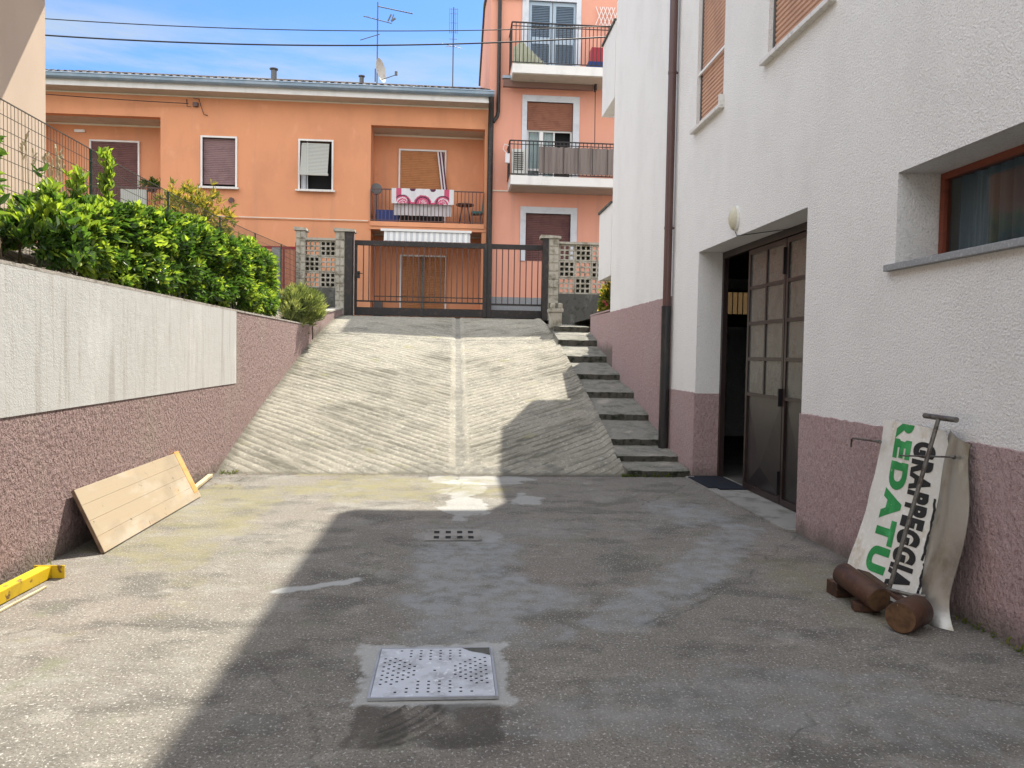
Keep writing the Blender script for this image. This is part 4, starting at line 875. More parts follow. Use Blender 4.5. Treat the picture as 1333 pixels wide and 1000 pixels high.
for k in range(n):
    u = k/(n-1); top = 10.9-.55*abs(u-.25)*1.6 + .04*math.sin(k*2.3)
    if k: b.add([(1.66+1.0*pu, 23.25+.05*math.sin(k*1.7), 10.1), (1.66+1.0*u, 23.25+.05*math.sin(k*1.7+1.7), 10.1), (1.66+1.0*u, 23.35, max(top, 10.2)), (1.66+1.0*pu, 23.35, max(pt, 10.2))], [(0, 1, 2, 3)])
    pu, pt = u, top
tag(b.build('drying_sheet', 'cloth_yellow', None, recalc=False), 'pale yellow green sheet on the floor of the top balcony', 'cloth')
b = MB()
for i in range(5):
    x = 4.24+i*.125
    b.bar((x, 23.9, 11.72), (x+.22, 23.9, 12.28), .018); b.bar((x+.22, 23.91, 11.72), (x, 23.91, 12.28), .018)
tag(b.build('trellis', 'white_paint', None), 'small white lattice trellis on the salmon wall', 'trellis')
b = MB(); b.box(1.45, 1.58, 22.85, 22.95, 7.15, 7.42); b.tube([(1.50, 22.9, 7.42), (1.38, 22.9, 7.55), (1.42, 22.9, 7.7), (1.55, 22.9, 7.66)], .012, 6)
tag(b.build('hanging_bag', 'cloth_white', None), 'small white bag hooked on the lower balcony corner', 'bag')

# ------------------------------------------------------------------ gate and its walls
GT = empty('sliding_gate', (0, 20.3, 2.43), 'dark brown sliding metal gate of upright bars at the ramp top', 'gate')
yg = 20.26; yk = 20.34
b = MB(); b.box(-2.58, 2.40, yg, yk, 4.26, 4.385); b.box(-2.58, 2.40, yg, yk, 2.45, 2.66)
b.box(-2.58, -2.52, yg, yk, 2.66, 4.26); b.box(2.30, 2.40, yg, yk, 2.66, 4.26); b.box(.75, .86, yg-.01, yk+.01, 2.445, 4.39); b.box(.865, .98, yg-.03, yk-.02, 2.445, 4.39)
b.build('frame', 'dark_metal', GT, bevel=.004)
b = MB(); b.box(-2.52, .75, yg+.02, yk-.02, 2.80, 2.84); b.box(-2.08, .75, yg+.02, yk-.02, 2.94, 2.965); b.box(.98, 2.30, yg+.02, yk-.02, 2.78, 2.83); b.box(1.0, 2.3, yg+.02, yk-.02, 2.665, 2.78) if False else None
b.build('lower_rail', 'dark_metal', GT)
def bars(x0, x1, n, z0, z1):
    first = None
    for i in range(n):
        x = x0 + (x1-x0)*i/(n-1)
        if first is None: first = MB().box(x-.013, x+.013, 20.287, 20.313, z0, z1).build('bar', 'brown_pipe', GT)
        else:
            c = first.copy(); COL.objects.link(c); c.parent = GT; c.location.x += x-x0
bars(-2.36, .64, 22, 2.84, 4.26); bars(1.10, 2.20, 8, 2.83, 4.26)
MB().box(-2.52, -2.44, 20.20, 20.26, 3.40, 3.58).tube([(-2.48, 20.2, 3.52), (-2.48, 20.15, 3.52), (-2.36, 20.15, 3.52)], .012, 6).build('lock', 'black_pipe', GT)
MB().tube([(-2.595, 20.2, 2.45), (-2.595, 20.2, 4.6)], .016, 8).build('guide_post', 'steel', GT)

def breeze_block(par, x, z, s, through):
    """one pierced concrete block with a 3 x 3 grid of holes"""
    g_ = .034*s/.36; c = (s-4*g_)/3; holes = [(x+g_+i*(c+g_), x+g_+i*(c+g_)+c, z+g_+j*(c+g_), z+g_+j*(c+g_)+c) for i in range(3) for j in range(3)]
    y = 20.06
    o = MB().wall('y', y, y+(.08 if through else .14), (x+.004, x+s-.004), (z+.004, z+s-.004), holes).build('block', 'mossy', par)
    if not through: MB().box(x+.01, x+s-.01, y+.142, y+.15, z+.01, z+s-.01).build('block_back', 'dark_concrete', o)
    return o
def pillar(x0, x1, z0, z1, cap0, cap1, label, dark=None):
    p = empty('gate_pillar', ((x0+x1)/2, 20.1, z0), label, 'pillar', 'concrete block gate pillars')
    b = MB(); n = int((z1-z0)/.2)
    for i in range(n):
        a, c = z0+(z1-z0)*i/n, z0+(z1-z0)*(i+1)/n; b.box(x0, x1, 19.98, 20.25, a+.006, c-.006)
        for q in range(2): u = x0+(x1-x0)*(q+.12)/2; b.box(u, u+(x1-x0)*.38, 19.965, 19.985, a+.025, c-.025)
    b.box(x0+.01, x1-.01, 19.99, 20.24, z0, z1); b.build('shaft', 'mossy', p)
    MB().prism([(cap0, z1), (cap1, z1), (cap1-.01, z1+.06), (cap0+.01, z1+.085)], 'y', 19.92, 20.32).build('cap', 'mossy', p)
    if dark: MB().box(dark[0], dark[1], 19.96, 20.24, z0, z1-.003).build('steel_post', 'dark_metal', p)
    return p
pillar(-4.02, -3.79, 2.3, 4.55, -4.07, -3.75, 'narrow mossy block pillar left of the pierced wall beside the rosemary')
pillar(-3.03, -2.80, 2.35, 4.55, -3.08, -2.54, 'mossy block pillar with dark steel post at the gate lock side', (-2.795, -2.61))
pillar(2.44, 2.71, 2.4, 4.53, 2.22, 2.76, 'mossy block pillar with dark catch post right of the gate', (2.41-.12, 2.435))
def block_wall(x0, x1, z0, z1, s, label, first, base):
    wv = empty('pierced_block_wall', ((x0+x1)/2, 20.1, z0), label, 'block wall')
    nz = 3; s = (z1-z0)/nz; nx = int(math.ceil((x1-x0)/s-.01))
    for i in range(nx):
        for j in range(nz):
            x = first+i*s
            if x + s*.6 > x1 and i: 
                pass
            breeze_block(wv, x, z0+j*s, s, (i+j) % 2 == 0)
    MB().box(x0-.01, x1+.01, 20.0, 20.24, z1+.002, z1+.06).build('coping', 'mossy', wv)
    MB().box(base[0], base[1], 20.0, 20.3, base[2], z0-.002).build('plinth', 'dark_concrete', wv)
    return wv
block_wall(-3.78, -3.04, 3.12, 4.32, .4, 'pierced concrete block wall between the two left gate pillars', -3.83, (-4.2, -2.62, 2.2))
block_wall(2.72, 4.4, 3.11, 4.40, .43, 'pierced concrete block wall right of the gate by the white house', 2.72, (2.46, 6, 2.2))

# stump, red gate, cables
st = empty('concrete_stump', (2.26, 17.0, 2.2), 'small weathered yellowish concrete stump at the top of the stairs', 'stump')
b = MB(); b.box(2.13, 2.39, 16.93, 17.2, 2.10, 2.45); b.box(2.09, 2.42, 16.90, 17.22, 2.45, 2.53); b.box(2.13, 2.24, 16.93, 17.18, 2.53, 2.64); b.box(2.30, 2.40, 16.93, 17.18, 2.53, 2.64); b.build('block', 'mossy', st, bevel=.015)
o = MB().box(2.10, 2.38, 16.97, 17.14, 2.535, 2.66).build('top_stone', 'step', st, bevel=.01)
rg = empty('red_gate', (-4.5, 20.4, 2.5), 'dark red metal pedestrian gate between hedge and pierced wall', 'gate')
MB().box(-4.12, -4.05, 20.4, 20.47, 2.5, 4.3).box(-5.2, -4.12, 20.4, 20.45, 4.12, 4.19).box(-4.45, -4.40, 20.4, 20.45, 2.5, 4.12).build('frame', 'red_metal', rg)
b = MB()
for i in range(8): b.box(-4.39+i*.035, -4.375+i*.035, 20.42, 20.43, 2.5, 4.12)
b.build('bars', 'red_metal', rg)
MB().box(-4.70, -4.50, 20.35, 20.5, 2.4, 4.15).build('post', 'stone_grey', rg)
def cable(name, label, pts, r, n=40):
    P0, P1, sag = pts; P0 = Vector(P0); P1 = Vector(P1); q = []
    for i in range(n+1):
        t = i/n; p = P0.lerp(P1, t); p.z -= sag*4*t*(1-t); q.append(p)
    tag(MB().tube(q, r, 5).build(name, 'cable', None), label, 'cable')
cable('overhead_cable', 'upper of the two thin cables crossing the sky', ((-14.5, 22, 10.44), (9, 22, 11.42), .515), .014)
cable('overhead_cable', 'thicker lower cable crossing the sky below its twin', ((-14.5, 22, 10.01), (9, 22, 11.22), .60), .022)
cable('service_cable', 'thin cable running under the eave to the bracket on the orange wall', ((-16, 23.4, 8.98), (-7.98, 23.88, 8.80), .06), .012, 14)

# ------------------------------------------------------------------ mesh fence
FE = empty('wire_mesh_fence', (-3.9, 10, 2.4), 'green posted wire mesh fence on the bank above the hedge', 'fence')
ft = lambda y: float(np.interp(y, [3, 11, 13.3, 15.6, 18.5, 20], [3.60, 3.62, 3.69, 3.78, 3.92, 3.95]))
b = MB(); y = 3.0
while y < 19.9:
    b.box(-3.9017, -3.8983, y-.0017, y+.0017, 2.2, ft(y)); y += .056
z = 0
for k in range(10):
    for y0 in np.arange(3, 19.9, 1.7): b.bar((-3.897, y0, ft(y0)-.125*k), (-3.897, min(y0+1.7, 20), ft(min(y0+1.7, 20))-.125*k), .0048 if k else .009)
b.build('mesh_panel', 'wire', FE)
pf = None
for y in (4.1, 6.4, 8.7, 10.95, 13.3, 15.6, 17.9):
    if pf is None: pf = MB().tube([(-3.93, y, 1.9), (-3.93, y, 3.62)], .017, 8).build('post', 'green_post', FE)
    else: c = pf.copy(); COL.objects.link(c); c.parent = FE; c.location.y += y-4.1; c.location.z += ft(y)-3.60

# ------------------------------------------------------------------ foliage
def leaf_mesh(C, D, size, width, tint, name, mname, parent, fold=.25, curl=.15):
    n = len(C); D = D/np.linalg.norm(D, axis=1, keepdims=True)
    R = RNG.normal(size=(n, 3)); S = np.cross(D, R); S /= np.linalg.norm(S, axis=1, keepdims=True)
    Nn = np.cross(S, D); flip = np.sign(Nn[:, 2:3]); flip[flip == 0] = 1; Nn *= flip
    L_ = size[:, None]; W_ = (size*width)[:, None]
    pts = [C, C+D*L_*.35+S*W_+Nn*L_*fold*.3, C+D*L_*.72+S*W_*.8+Nn*L_*(fold*.25-curl*.4), C+D*L_-Nn*L_*curl, C+D*L_*.72-S*W_*.8+Nn*L_*(fold*.25-curl*.4), C+D*L_*.35-S*W_+Nn*L_*fold*.3]
    co = np.stack(pts, 1).reshape(-1, 3); i0 = np.arange(n)*6
    q = np.concatenate([np.stack([i0, i0+1, i0+2, i0+3], 1), np.stack([i0, i0+3, i0+4, i0+5], 1)], 0)
    off = np.array(origin(parent)); me = raw_mesh(name, co-off, q, False)
    a = me.attributes.new('tint', 'FLOAT', 'FACE'); a.data.foreach_set('value', np.concatenate([tint, tint]).astype(np.float32))
    me.materials.append(M[mname]); o = bpy.data.objects.new(name, me); COL.objects.link(o); o.parent = parent; return o
def rosettes(P, N, k, size, up=.35, young=.5):
    P0 = np.asarray(P)
    """k leaves around each growing tip P pointing roughly along N"""
    n = len(P); P = np.repeat(P, k, 0); N = np.repeat(N, k, 0)
    yv = np.repeat(RNG.random(n) < young*np.clip((fbm(P0[:, 1], P0[:, 2], 2.6, 3)-.25)*3.2, .15, 1.7), k)
    d = RNG.normal(size=(n*k, 3)); d /= np.linalg.norm(d, axis=1, keepdims=True)
    D = N*.75 + d*.9 + np.array([0, 0, up]); D[yv] += np.array([0, 0, .3])
    C = P - N*RNG.random((n*k, 1))*.05 + RNG.normal(size=(n*k, 3))*.012
    s = size*(.5+.85*RNG.random(n*k)); t = np.where(yv, .58+.42*RNG.random(n*k), .55*RNG.random(n*k))
    dead = RNG.random(n*k) < .012; t = np.where(dead, .5, t)
    return C, D, s, t
HG = empty('laurel_hedge', (-3.4, 9.5, 1.98), 'dense glossy laurel hedge growing along the top of the left wall', 'hedge')
ytop = lambda y: np.interp(y, [5.6, 6.1, 6.6, 7.4, 9, 10.3, 12.6, 13.4, 13.75], [2.15, 2.40, 2.74, 2.88, 2.98, 3.02, 3.18, 3.15, 2.85])
def hedge_points(n):
    y = RNG.uniform(6.35, 13.75, n); th = RNG.uniform(-1.15, math.pi+.1, n)      # 0 = towards the yard, pi/2 = up
    zt = ytop(y); zc = (zt+2.0)/2; hz = (zt-2.0)/2; hx = .44
    lump = 1+.42*(fbm(y, th*1.3, 1.9, 4)-.5)*2
    endf = np.sqrt(np.clip(1-((y-10.02)/3.76)**8, 0.05, 1))
    c, s = np.cos(th), np.sin(th); e = .62
    cx = np.sign(c)*np.abs(c)**e; sz = np.sign(s)*np.abs(s)**e
    dep = 1-np.minimum(RNG.exponential(.16, n), .7)
    gap = (fbm(y*1.0, th*.9, 2.4, 3) < .34); dep = np.where(gap, dep*.80, dep); x = -3.36 + hx*cx*lump*dep*endf; z = zc + hz*sz*lump*dep*endf*np.where(s > 0, 1, .9)
    N = np.stack([c*1.0, RNG.normal(size=n)*.15, s*1.0], 1)
    z = np.maximum(z, 1.99 + .12*RNG.random(n)*(x < -2.95)); return np.stack([x, y, z], 1), N
Pq, Nq = hedge_points(7000)
Ns, Nn_ = len(Pq), 8
C, D, s_, t_ = rosettes(Pq, Nq, Nn_, .078)
extra = []
for (y0, x0, z0, h) in ((7.35, -3.45, 2.8, .34), (7.85, -3.4, 2.85, .58), (6.9, -3.5, 2.75, .16), (10.1, -3.4, 2.95, .12), (12.2, -3.5, 3.1, .12)):
    for i in range(int(h*55)):
        zz = z0 + h*i/(h*55); extra.append((x0+random.uniform(-.05, .05), y0+random.uniform(-.06, .06), zz))
for i in range(35):                                   # loose sprays at the near end
    t = random.random(); extra.append((-3.3+.35*t+random.uniform(-.1, .1), 6.55-.25*t*random.random()+random.uniform(-.1, .1), 2.85-.65*t+random.uniform(-.1, .15)))
E_ = np.array(extra); EN = np.tile(np.array([[.1, -.1, 1.0]]), (len(E_), 1))
C2, D2_, s2, t2 = rosettes(E_, EN, 8, .085, .2, .75)
leaf_mesh(np.concatenate([C, C2]), np.concatenate([D, D2_]), np.concatenate([s_, s2]), .20, np.concatenate([t_, t2]), 'foliage', 'laurel', HG)
b = MB()
for i in range(40):
    y = random.uniform(6, 13.4); x = random.uniform(-3.6, -3.4); zt = float(ytop(y))
    b.tube([(x, y, 1.95), (x+random.uniform(-.1, .1), y+random.uniform(-.15, .15), 2.4), (x+random.uniform(-.25, .25), y+random.uniform(-.25, .25), zt-.12)], [.016, .012, .005], 5)
for (y0, x0, z0, h) in ((7.35, -3.45, 2.6, .5), (7.85, -3.4, 2.6, .8)): b.tube([(x0, y0, z0), (x0, y0, z0+h)], [.008, .004], 5)
b.build('stems', 'bark', HG)
def bush(name, label, cat, centre, rad, n, k, size, width, mname, up=.35, young=.5, loc=None, stem=True, fold=.25, shell=.35):
    e = empty(name, loc or (centre[0], centre[1], centre[2]-rad[2]), label, cat)
    d = RNG.normal(size=(n, 3)); d /= np.linalg.norm(d, axis=1, keepdims=True)
    r = 1-np.minimum(RNG.exponential(shell, n), .92); lump = 1+.6*(fbm(d[:, 0]*2+5, d[:, 2]*2+d[:, 1]*3, 1.3, 3)-.5)*2
    Pp = np.array(centre) + d*np.array(rad)*(r*lump)[:, None]; NN = d+np.array([0, 0, .3])
    C, D, s, t = rosettes(Pp, NN, k, size, up, young); leaf_mesh(C, D, s, width, t, 'foliage', mname, e, fold)
    if stem:
        b = MB(); z0 = centre[2]-rad[2]-.05
        for i in range(10): q = random.choice(Pp); b.tube([(centre[0]+random.uniform(-.05, .05), centre[1]+random.uniform(-.05, .05), z0), tuple(q)], [.012, .004], 5)
        b.build('stems', 'bark', e)
    return e
bush('laurel_shrub', 'broad leaved shrub at the left edge of the picture, near the wall top', 'shrub', (-3.32, 5.50, 2.60), (.20, .24, .48), 110, 7, .105, .17, 'laurel', .15, .6)
rb = bush('rosemary_bush', 'feathery grey green rosemary bush spilling over the wall end', 'bush', (-2.98, 15.3, 2.33), (.36, .85, .38), 1500, 9, .12, .035, 'rosemary', 1.1, .6, (-3.0, 15.3, 1.98), True, .05, .3)
bush('yellowing_shrub', 'yellowish shrub growing behind the mesh fence', 'shrub', (-5.2, 15.6, 3.75), (.75, .7, .95), 900, 8, .13, .09, 'bamboo', .1, .6)
bush('flowering_plant', 'pale green plant with red flowers at the white house corner', 'plant', (3.25, 15.9, 2.66), (.26, .35, .38), 260, 7, .09, .26, 'bamboo', .3, .7)
b = MB()
for q in range(5):
    c0 = Vector((3.10+random.uniform(-.05, .12), 15.55+random.uniform(-.1, .2), 2.46+random.uniform(-.03, .2)))
    for i in range(5): t = i*1.257; b.add([c0, c0+Vector((.03*math.cos(t), -.01, .03*math.sin(t))), c0+Vector((.03*math.cos(t+.8), -.01, .03*math.sin(t+.8)))], [(0, 1, 2)])
fl = b.build('flowers', 'flower', [o for o in bpy.data.objects if o.name.startswith('flowering_plant')][0], recalc=False)
tag(bush('loggia_foliage', 'green leaves of the pot plant on the left loggia', 'plant', (-9.15, 24.15, 6.42), (.35, .2, .14), 60, 6, .14, .15, 'laurel', .2, .3, stem=False))
lf = [o for o in bpy.data.objects if o.name == 'loggia_foliage'][0]
for ch in list(lf.children): wl = Vector(lf.location)-Vector(pp.location); ch.parent = pp; ch.location = wl
bpy.data.objects.remove(lf)
ds = empty('dried_stalks', (-4.4, 8.8, 2.5), 'few dry seed stalks standing behind the hedge by the beige house', 'weeds')
b = MB()
for i in range(14):
    x, y = -4.45+random.uniform(-.2, .2), 8.9+random.uniform(-.3, .5); h = random.uniform(3.3, 3.75); q = (x+random.uniform(-.08, .08), y+random.uniform(-.1, .1), h)
    b.tube([(x, y, 2.5), q], .005, 4)
    for j in range(5): b.bar((q[0], q[1], h-.04*j), (q[0]+random.uniform(-.03, .03), q[1]+random.uniform(-.03, .03), h-.04*j+.05), .014)
b.build('stalks', 'strip_wood', ds)

# ------------------------------------------------------------------ yard objects
# leaning shuttering board
BD = empty('wooden_board', (-2.55, 6.9, 0), 'worn timber shuttering board leaning against the left wall in the sun', 'board')
p0 = Vector((-2.50, 5.73, .012)); p1 = Vector((-2.52, 7.93, .012)); up_ = Vector((-2.745, 5.80, .455)) - p0
nn = (p1-p0).cross(up_).normalized(); th = .024
if nn.x < 0: nn = -nn
b = MB(); ax_ = (p1-p0)
for i in range(4):                                           # four planks edge to edge
    a, c = i/4+.0016, (i+1)/4-.0016
    vs = [p0+up_*a, p0+ax_+up_*a, p0+ax_+up_*c, p0+up_*c]; b.add([tuple(v) for v in vs]+[tuple(v-nn*th) for v in vs], [(0,1,2,3),(7,6,5,4),(0,4,5,1),(1,5,6,2),(2,6,7,3),(3,7,4,0)])
b.build('planks', 'board_wood', BD)
b = MB(); u0 = p0+ax_*.94; vs = [u0+up_*.12+nn*.003, u0+ax_*.055+up_*.12+nn*.003, u0+ax_*.055+up_*1.02+nn*.003, u0+up_*1.02+nn*.003]
b.add([tuple(v) for v in vs]+[tuple(v-nn*.05) for v in vs], [(0,1,2,3),(7,6,5,4),(0,4,5,1),(1,5,6,2),(2,6,7,3),(3,7,4,0)]); b.build('end_cleat', 'cleat_wood', BD)
for s in (.05, .5): MB().obox(p0+ax_*s+up_*.5-nn*(.024+.022), ax_.normalized()*.035, up_*.48, nn*.02).build('batten', 'board_dark', BD)
MB().obox(p0+up_*.5-ax_.normalized()*.004-nn*.012, ax_.normalized()*.0035, up_*.5, nn*.012).build('end_grain', 'board_dark', BD)
tag(MB().bar((-2.66, 7.9, .025), (-2.80, 9.15, .03), .05, h=.03).build('wood_strip', 'strip_wood', None), 'thin pale wooden strip lying behind the leaning board', 'strip')
YB = empty('yellow_beam', (-2.6, 4.6, 0), 'yellow painted steel beam with end plate at the foot of the left wall', 'beam')
b = MB(); d = Vector((-2.60, 5.08, 0)) - Vector((-2.66, 3.4, 0)); d.normalize()
b.bar((-2.65, 3.4, .075), (-2.61, 5.12, .075), .075, h=.010); b.bar((-2.615, 3.4, .042), (-2.575, 5.12, .042), .010, h=.072); b.bar((-2.685, 3.4, .042), (-2.645, 5.12, .042), .010, h=.072)
b.build('channel', 'yellow', YB)
MB().box(-2.68, -2.49, 5.125, 5.137, .0, .085).build('end_plate', 'yellow', YB, bevel=.003)
tag(MB().bar((-2.52, 4.45, .008), (-2.50, 4.92, .008), .014, h=.010).build('lath', 'strip_wood', None), 'thin pale lath lying beside the yellow beam', 'lath')
# doormat
tag(MB().box(3.0, 3.34, 8.35, 9.28, .024, .036).box(2.90, 3.0, 8.45, 9.2, .024, .034).build('doormat', 'mat_blue', None, bevel=.004), 'dark blue doormat at the open end of the garage doorway', 'doormat')
# perforated drain cover
DC = empty('perforated_drain_cover', (-.06, 3.56, 0), 'square galvanised cover pierced with small holes, set in the yard', 'drain cover')
n = 45; cs = .54/n; x0, y0 = -.335, 3.29; b = MB()
def hole(i, j):
    u, v = (i+.5)/n*2-1, (j+.5)/n*2-1; a, c = abs(u), abs(v)
    if max(a, c) > .9 or a < .1 and c < .1: return a < .03 and c < .03
    if abs(a-c) < .16: return False
    if a > c: return .30 < a and (i+j) % 4 == 0 and i % 2 == 0 and c < .62
    return .38 < c and i % 4 == 0 and j % 3 == 0 and a < .7
g_ = [[hole(i, j) for j in range(n)] for i in range(n)]
Z1 = .014
for i in range(n):
    j = 0
    while j < n:
        if g_[i][j]: j += 1; continue
        k = j
        while k < n and not g_[i][k]: k += 1
        if i > 36 and k == n and False: pass
        b.add([(x0+i*cs, y0+j*cs, Z1), (x0+(i+1)*cs, y0+j*cs, Z1), (x0+(i+1)*cs, y0+k*cs, Z1), (x0+i*cs, y0+k*cs, Z1)], [(0, 1, 2, 3)]); j = k
b.box(x0, x0+.54, y0, y0+.003, .002, Z1-.0005); b.box(x0, x0+.003, y0+.003, y0+.54, .002, Z1-.0005)
b.build('plate', 'grate', DC, recalc=False)
MB().box(x0+.004, x0+.536, y0+.004, y0+.536, .003, .006).build('pit', 'black_void', DC)
MB().wall('y', 0, 1, (0, 1), (0, 1), []) 
b = MB(); 
for (a0, a1, c0, c1) in ((x0-.012, x0-.002, y0-.012, y0+.552), (x0+.542, x0+.552, y0-.012, y0+.552), (x0-.002, x0+.542, y0-.012, y0-.002), (x0-.002, x0+.542, y0+.542, y0+.552)): b.box(a0, a1, c0, c1, .002, .015)
b.build('rim', 'steel', DC)
pt = MB(); pt.add([(x0+.40, y0+.538, .0155), (x0+.538, y0+.538, .0155), (x0+.538, y0+.44, .0155), (x0+.50, y0+.47, .0155), (x0+.45, y0+.49, .0155)], [(0, 1, 2, 3, 4)]); pt.build('mud_patch', 'dark_concrete', DC, recalc=False)
DG = empty('drain_grate', (.03, 6.28, 0), 'small concrete drain cover with eight square holes before the ramp', 'drain cover')
hs = [(x-.022, x+.022, y-.045, y+.045) for x in (-.115, -.02, .075, .165) for y in (6.20, 6.38)]
b = MB(); us = sorted({-.21, .25, *[h[0] for h in hs], *[h[1] for h in hs]}); vs_ = sorted({6.09, 6.48, *[h[2] for h in hs], *[h[3] for h in hs]})
for i in range(len(us)-1):
    for j in range(len(vs_)-1):
        cu, cv = (us[i]+us[i+1])/2, (vs_[j]+vs_[j+1])/2
        if any(h[0] < cu < h[1] and h[2] < cv < h[3] for h in hs): continue
        b.add([(us[i], vs_[j], .0075), (us[i+1], vs_[j], .0075), (us[i+1], vs_[j+1], .0075), (us[i], vs_[j+1], .0075)], [(0, 1, 2, 3)])
b.build('cover', 'concrete', DG, recalc=False)
MB().box(-.18, .23, 6.13, 6.45, .001, .004).build('pit', 'black_void', DG)

# old sign leaning on the wall
def patch(BL, BR, TL, TR, bulge=.0, sideb=0.0):
    BL, BR, TL, TR = map(Vector, (BL, BR, TL, TR))
    nrm = (BR-BL).cross(TL-BL).normalized()
    if nrm.x > 0: nrm = -nrm
    def f(u, v, off=0.0):
        p = BL.lerp(BR, u).lerp(TL.lerp(TR, u), v)
        w_ = bulge*math.sin(math.pi*v) + sideb*math.sin(math.pi*u) + .006*math.sin(u*5+v*7)*math.sin(v*9)
        return p + nrm*(w_+off)
    return f
SG = empty('old_sign_panel', (2.75, 4.7, 0), 'long white painted sign with green and black lettering leaning on the wall', 'sign')
sf = patch((2.66, 4.985, .004), (2.735, 4.26, .035), (2.945, 5.02, 1.10), (2.945, 4.335, 1.085), -.03, .02)
nu, nv = 16, 44
edge_l = lambda v: .035*math.sin(v*3.1) + .008*math.sin(v*31)
def su(u, v): return u + (edge_l(v)*.5 if u == 0 else 0) - (.018*math.sin(v*26)*(v < .6) if u == 1 else 0) - (.06*max(0, v-.93)/.07 if u == 1 else 0)
b = MB(); fr = [sf(su(i/nu, j/nv), j/nv) for j in range(nv+1) for i in range(nu+1)]; bk = [sf(su(i/nu, j/nv), j/nv, -.004) for j in range(nv+1) for i in range(nu+1)]
b.add(fr, [(j*(nu+1)+i, j*(nu+1)+i+1, (j+1)*(nu+1)+i+1, (j+1)*(nu+1)+i) for j in range(nv) for i in range(nu)], 0, True)
b.add(bk, [(j*(nu+1)+i, (j+1)*(nu+1)+i, (j+1)*(nu+1)+i+1, j*(nu+1)+i+1) for j in range(nv) for i in range(nu)], 0, True)
b.build('panel', 'sign_white', SG, recalc=False)
def lettering(txt, m, u0, u1, v_top, v_bot, name, bold=.03, clip=None, xs=1.0):
    """letters run down the panel, their feet towards its left edge"""
    cu = bpy.data.curves.new('lettering_curve', 'FONT'); cu.body = txt; cu.size = 1; cu.offset = bold; cu.resolution_u = 5; cu.space_character = 1.0+bold*3.4
    to = bpy.data.objects.new('lettering_tmp', cu); COL.objects.link(to); bpy.context.view_layer.update()
    me = bpy.data.meshes.new_from_object(to.evaluated_get(bpy.context.evaluated_depsgraph_get())); bpy.data.objects.remove(to)
    bm = bmesh.new(); bm.from_mesh(me); bmesh.ops.triangulate(bm, faces=bm.faces)
    X = [v.co.x for v in bm.verts]; Y = [v.co.y for v in bm.verts]; xa, xb, ya, yb = min(X), max(X), min(Y), max(Y)
    if clip: 
        g = bm.verts[:]+bm.edges[:]+bm.faces[:]
        bmesh.ops.bisect_plane(bm, geom=g, plane_co=(xa+(xb-xa)*clip, 0, 0), plane_no=(-1, 0, 0), clear_outer=True)
        xa = xa+(xb-xa)*clip
    off = origin(SG)
    for k in range(1, 12):
        g = bm.verts[:]+bm.edges[:]+bm.faces[:]; bmesh.ops.bisect_plane(bm, geom=g, plane_co=(xa+(xb-xa)*k/12, 0, 0), plane_no=(1, 0, 0))
    for v in bm.verts:
        tx = (v.co.x-xa)/(xb-xa); ty_ = (v.co.y-ya)/(yb-ya)
        v.co = sf(u0+(u1-u0)*ty_, v_top+(v_bot-v_top)*tx, .0022) - off
    bm.to_mesh(me); bm.free(); me.name = name; o = bpy.data.objects.new(name, me); COL.objects.link(o); o.parent = SG
    me.materials.clear(); me.materials.append(M[m]); return o
lettering('REDATU', 'sign_green', .27, .545, .995, .115, 'green_lettering', .062, .065)
lettering('GRAPPEGGIA', 'sign_black', .58, .86, .915, .075, 'black_lettering', .068)
lettering('ER', 'sign_green', .20, .28, .10, .02, 'small_lettering', .01)
for (u, v0, v1) in ((.935, .27, .62), (.965, .03, .26)):
    b = MB(); q = []
    for k in range(25):
        a = v0+(v1-v0)*k/24; wd = .011+.007*float(vnoise(k*.9, u*40)); uu = u+.02*(float(vnoise(k*.6+9, u*31))-.5); q += [sf(uu-wd, a, .0024), sf(uu+wd, a, .0024)]
    b.add(q, [(2*k, 2*k+1, 2*k+3, 2*k+2) for k in range(24)]); b.build('dark_edge_stripe', 'sign_black', SG, recalc=False)
MS = empty('bent_metal_sheet', (2.85, 4.1, 0), 'bent stained metal sheet leaning on the wall behind the sign', 'metal sheet')
Rr = [(2.80, 4.02, .004), (2.815, 4.07, .09), (2.83, 4.12, .21), (2.88, 4.075, .47), (2.925, 4.105, .72), (2.955, 4.16, 1.03)]
Ll = [(2.74, 4.16, .004), (2.76, 4.27, .09), (2.78, 4.30, .21), (2.85, 4.34, .47), (2.90, 4.34, .72), (2.962, 4.36, 1.095)]
def crv(Pn, t): z = [p[2] for p in Pn]; zz = z[0]+(z[-1]-z[0])*t; return Vector((float(np.polyval(np.polyfit(z, [p[0] for p in Pn], 2), zz)), float(np.polyval(np.polyfit(z, [p[1] for p in Pn], 4), zz)), zz))
b = MB(); nu, nv = 12, 36; q = []
for j in range(nv+1):
    a, c = crv(Ll, j/nv), crv(Rr, j/nv)
    for i in range(nu+1): u = i/nu; p = a.lerp(c, u); q.append(p + Vector((-.035*math.sin(math.pi*u)*(1-.3*j/nv)+.002*math.sin(j*.4+i*.3), 0, 0)))
b.add(q, [(j*(nu+1)+i, j*(nu+1)+i+1, (j+1)*(nu+1)+i+1, (j+1)*(nu+1)+i) for j in range(nv) for i in range(nu)], 0, True)
b.add([p+Vector((.004, 0, 0)) for p in q], [(j*(nu+1)+i, (j+1)*(nu+1)+i, (j+1)*(nu+1)+i+1, j*(nu+1)+i+1) for j in range(nv) for i in range(nu)], 0, True)
b.build('sheet', 'sheet_metal', MS, recalc=False)
RD = empty('t_handled_rod', (2.6, 4.33, 0), 'steel rod with crosswise handle leaning over the sign', 'rod')
MB().tube([(2.60, 4.33, .13), (2.88, 4.345, 1.16)], .0125, 8).build('shaft', 'rod', RD)
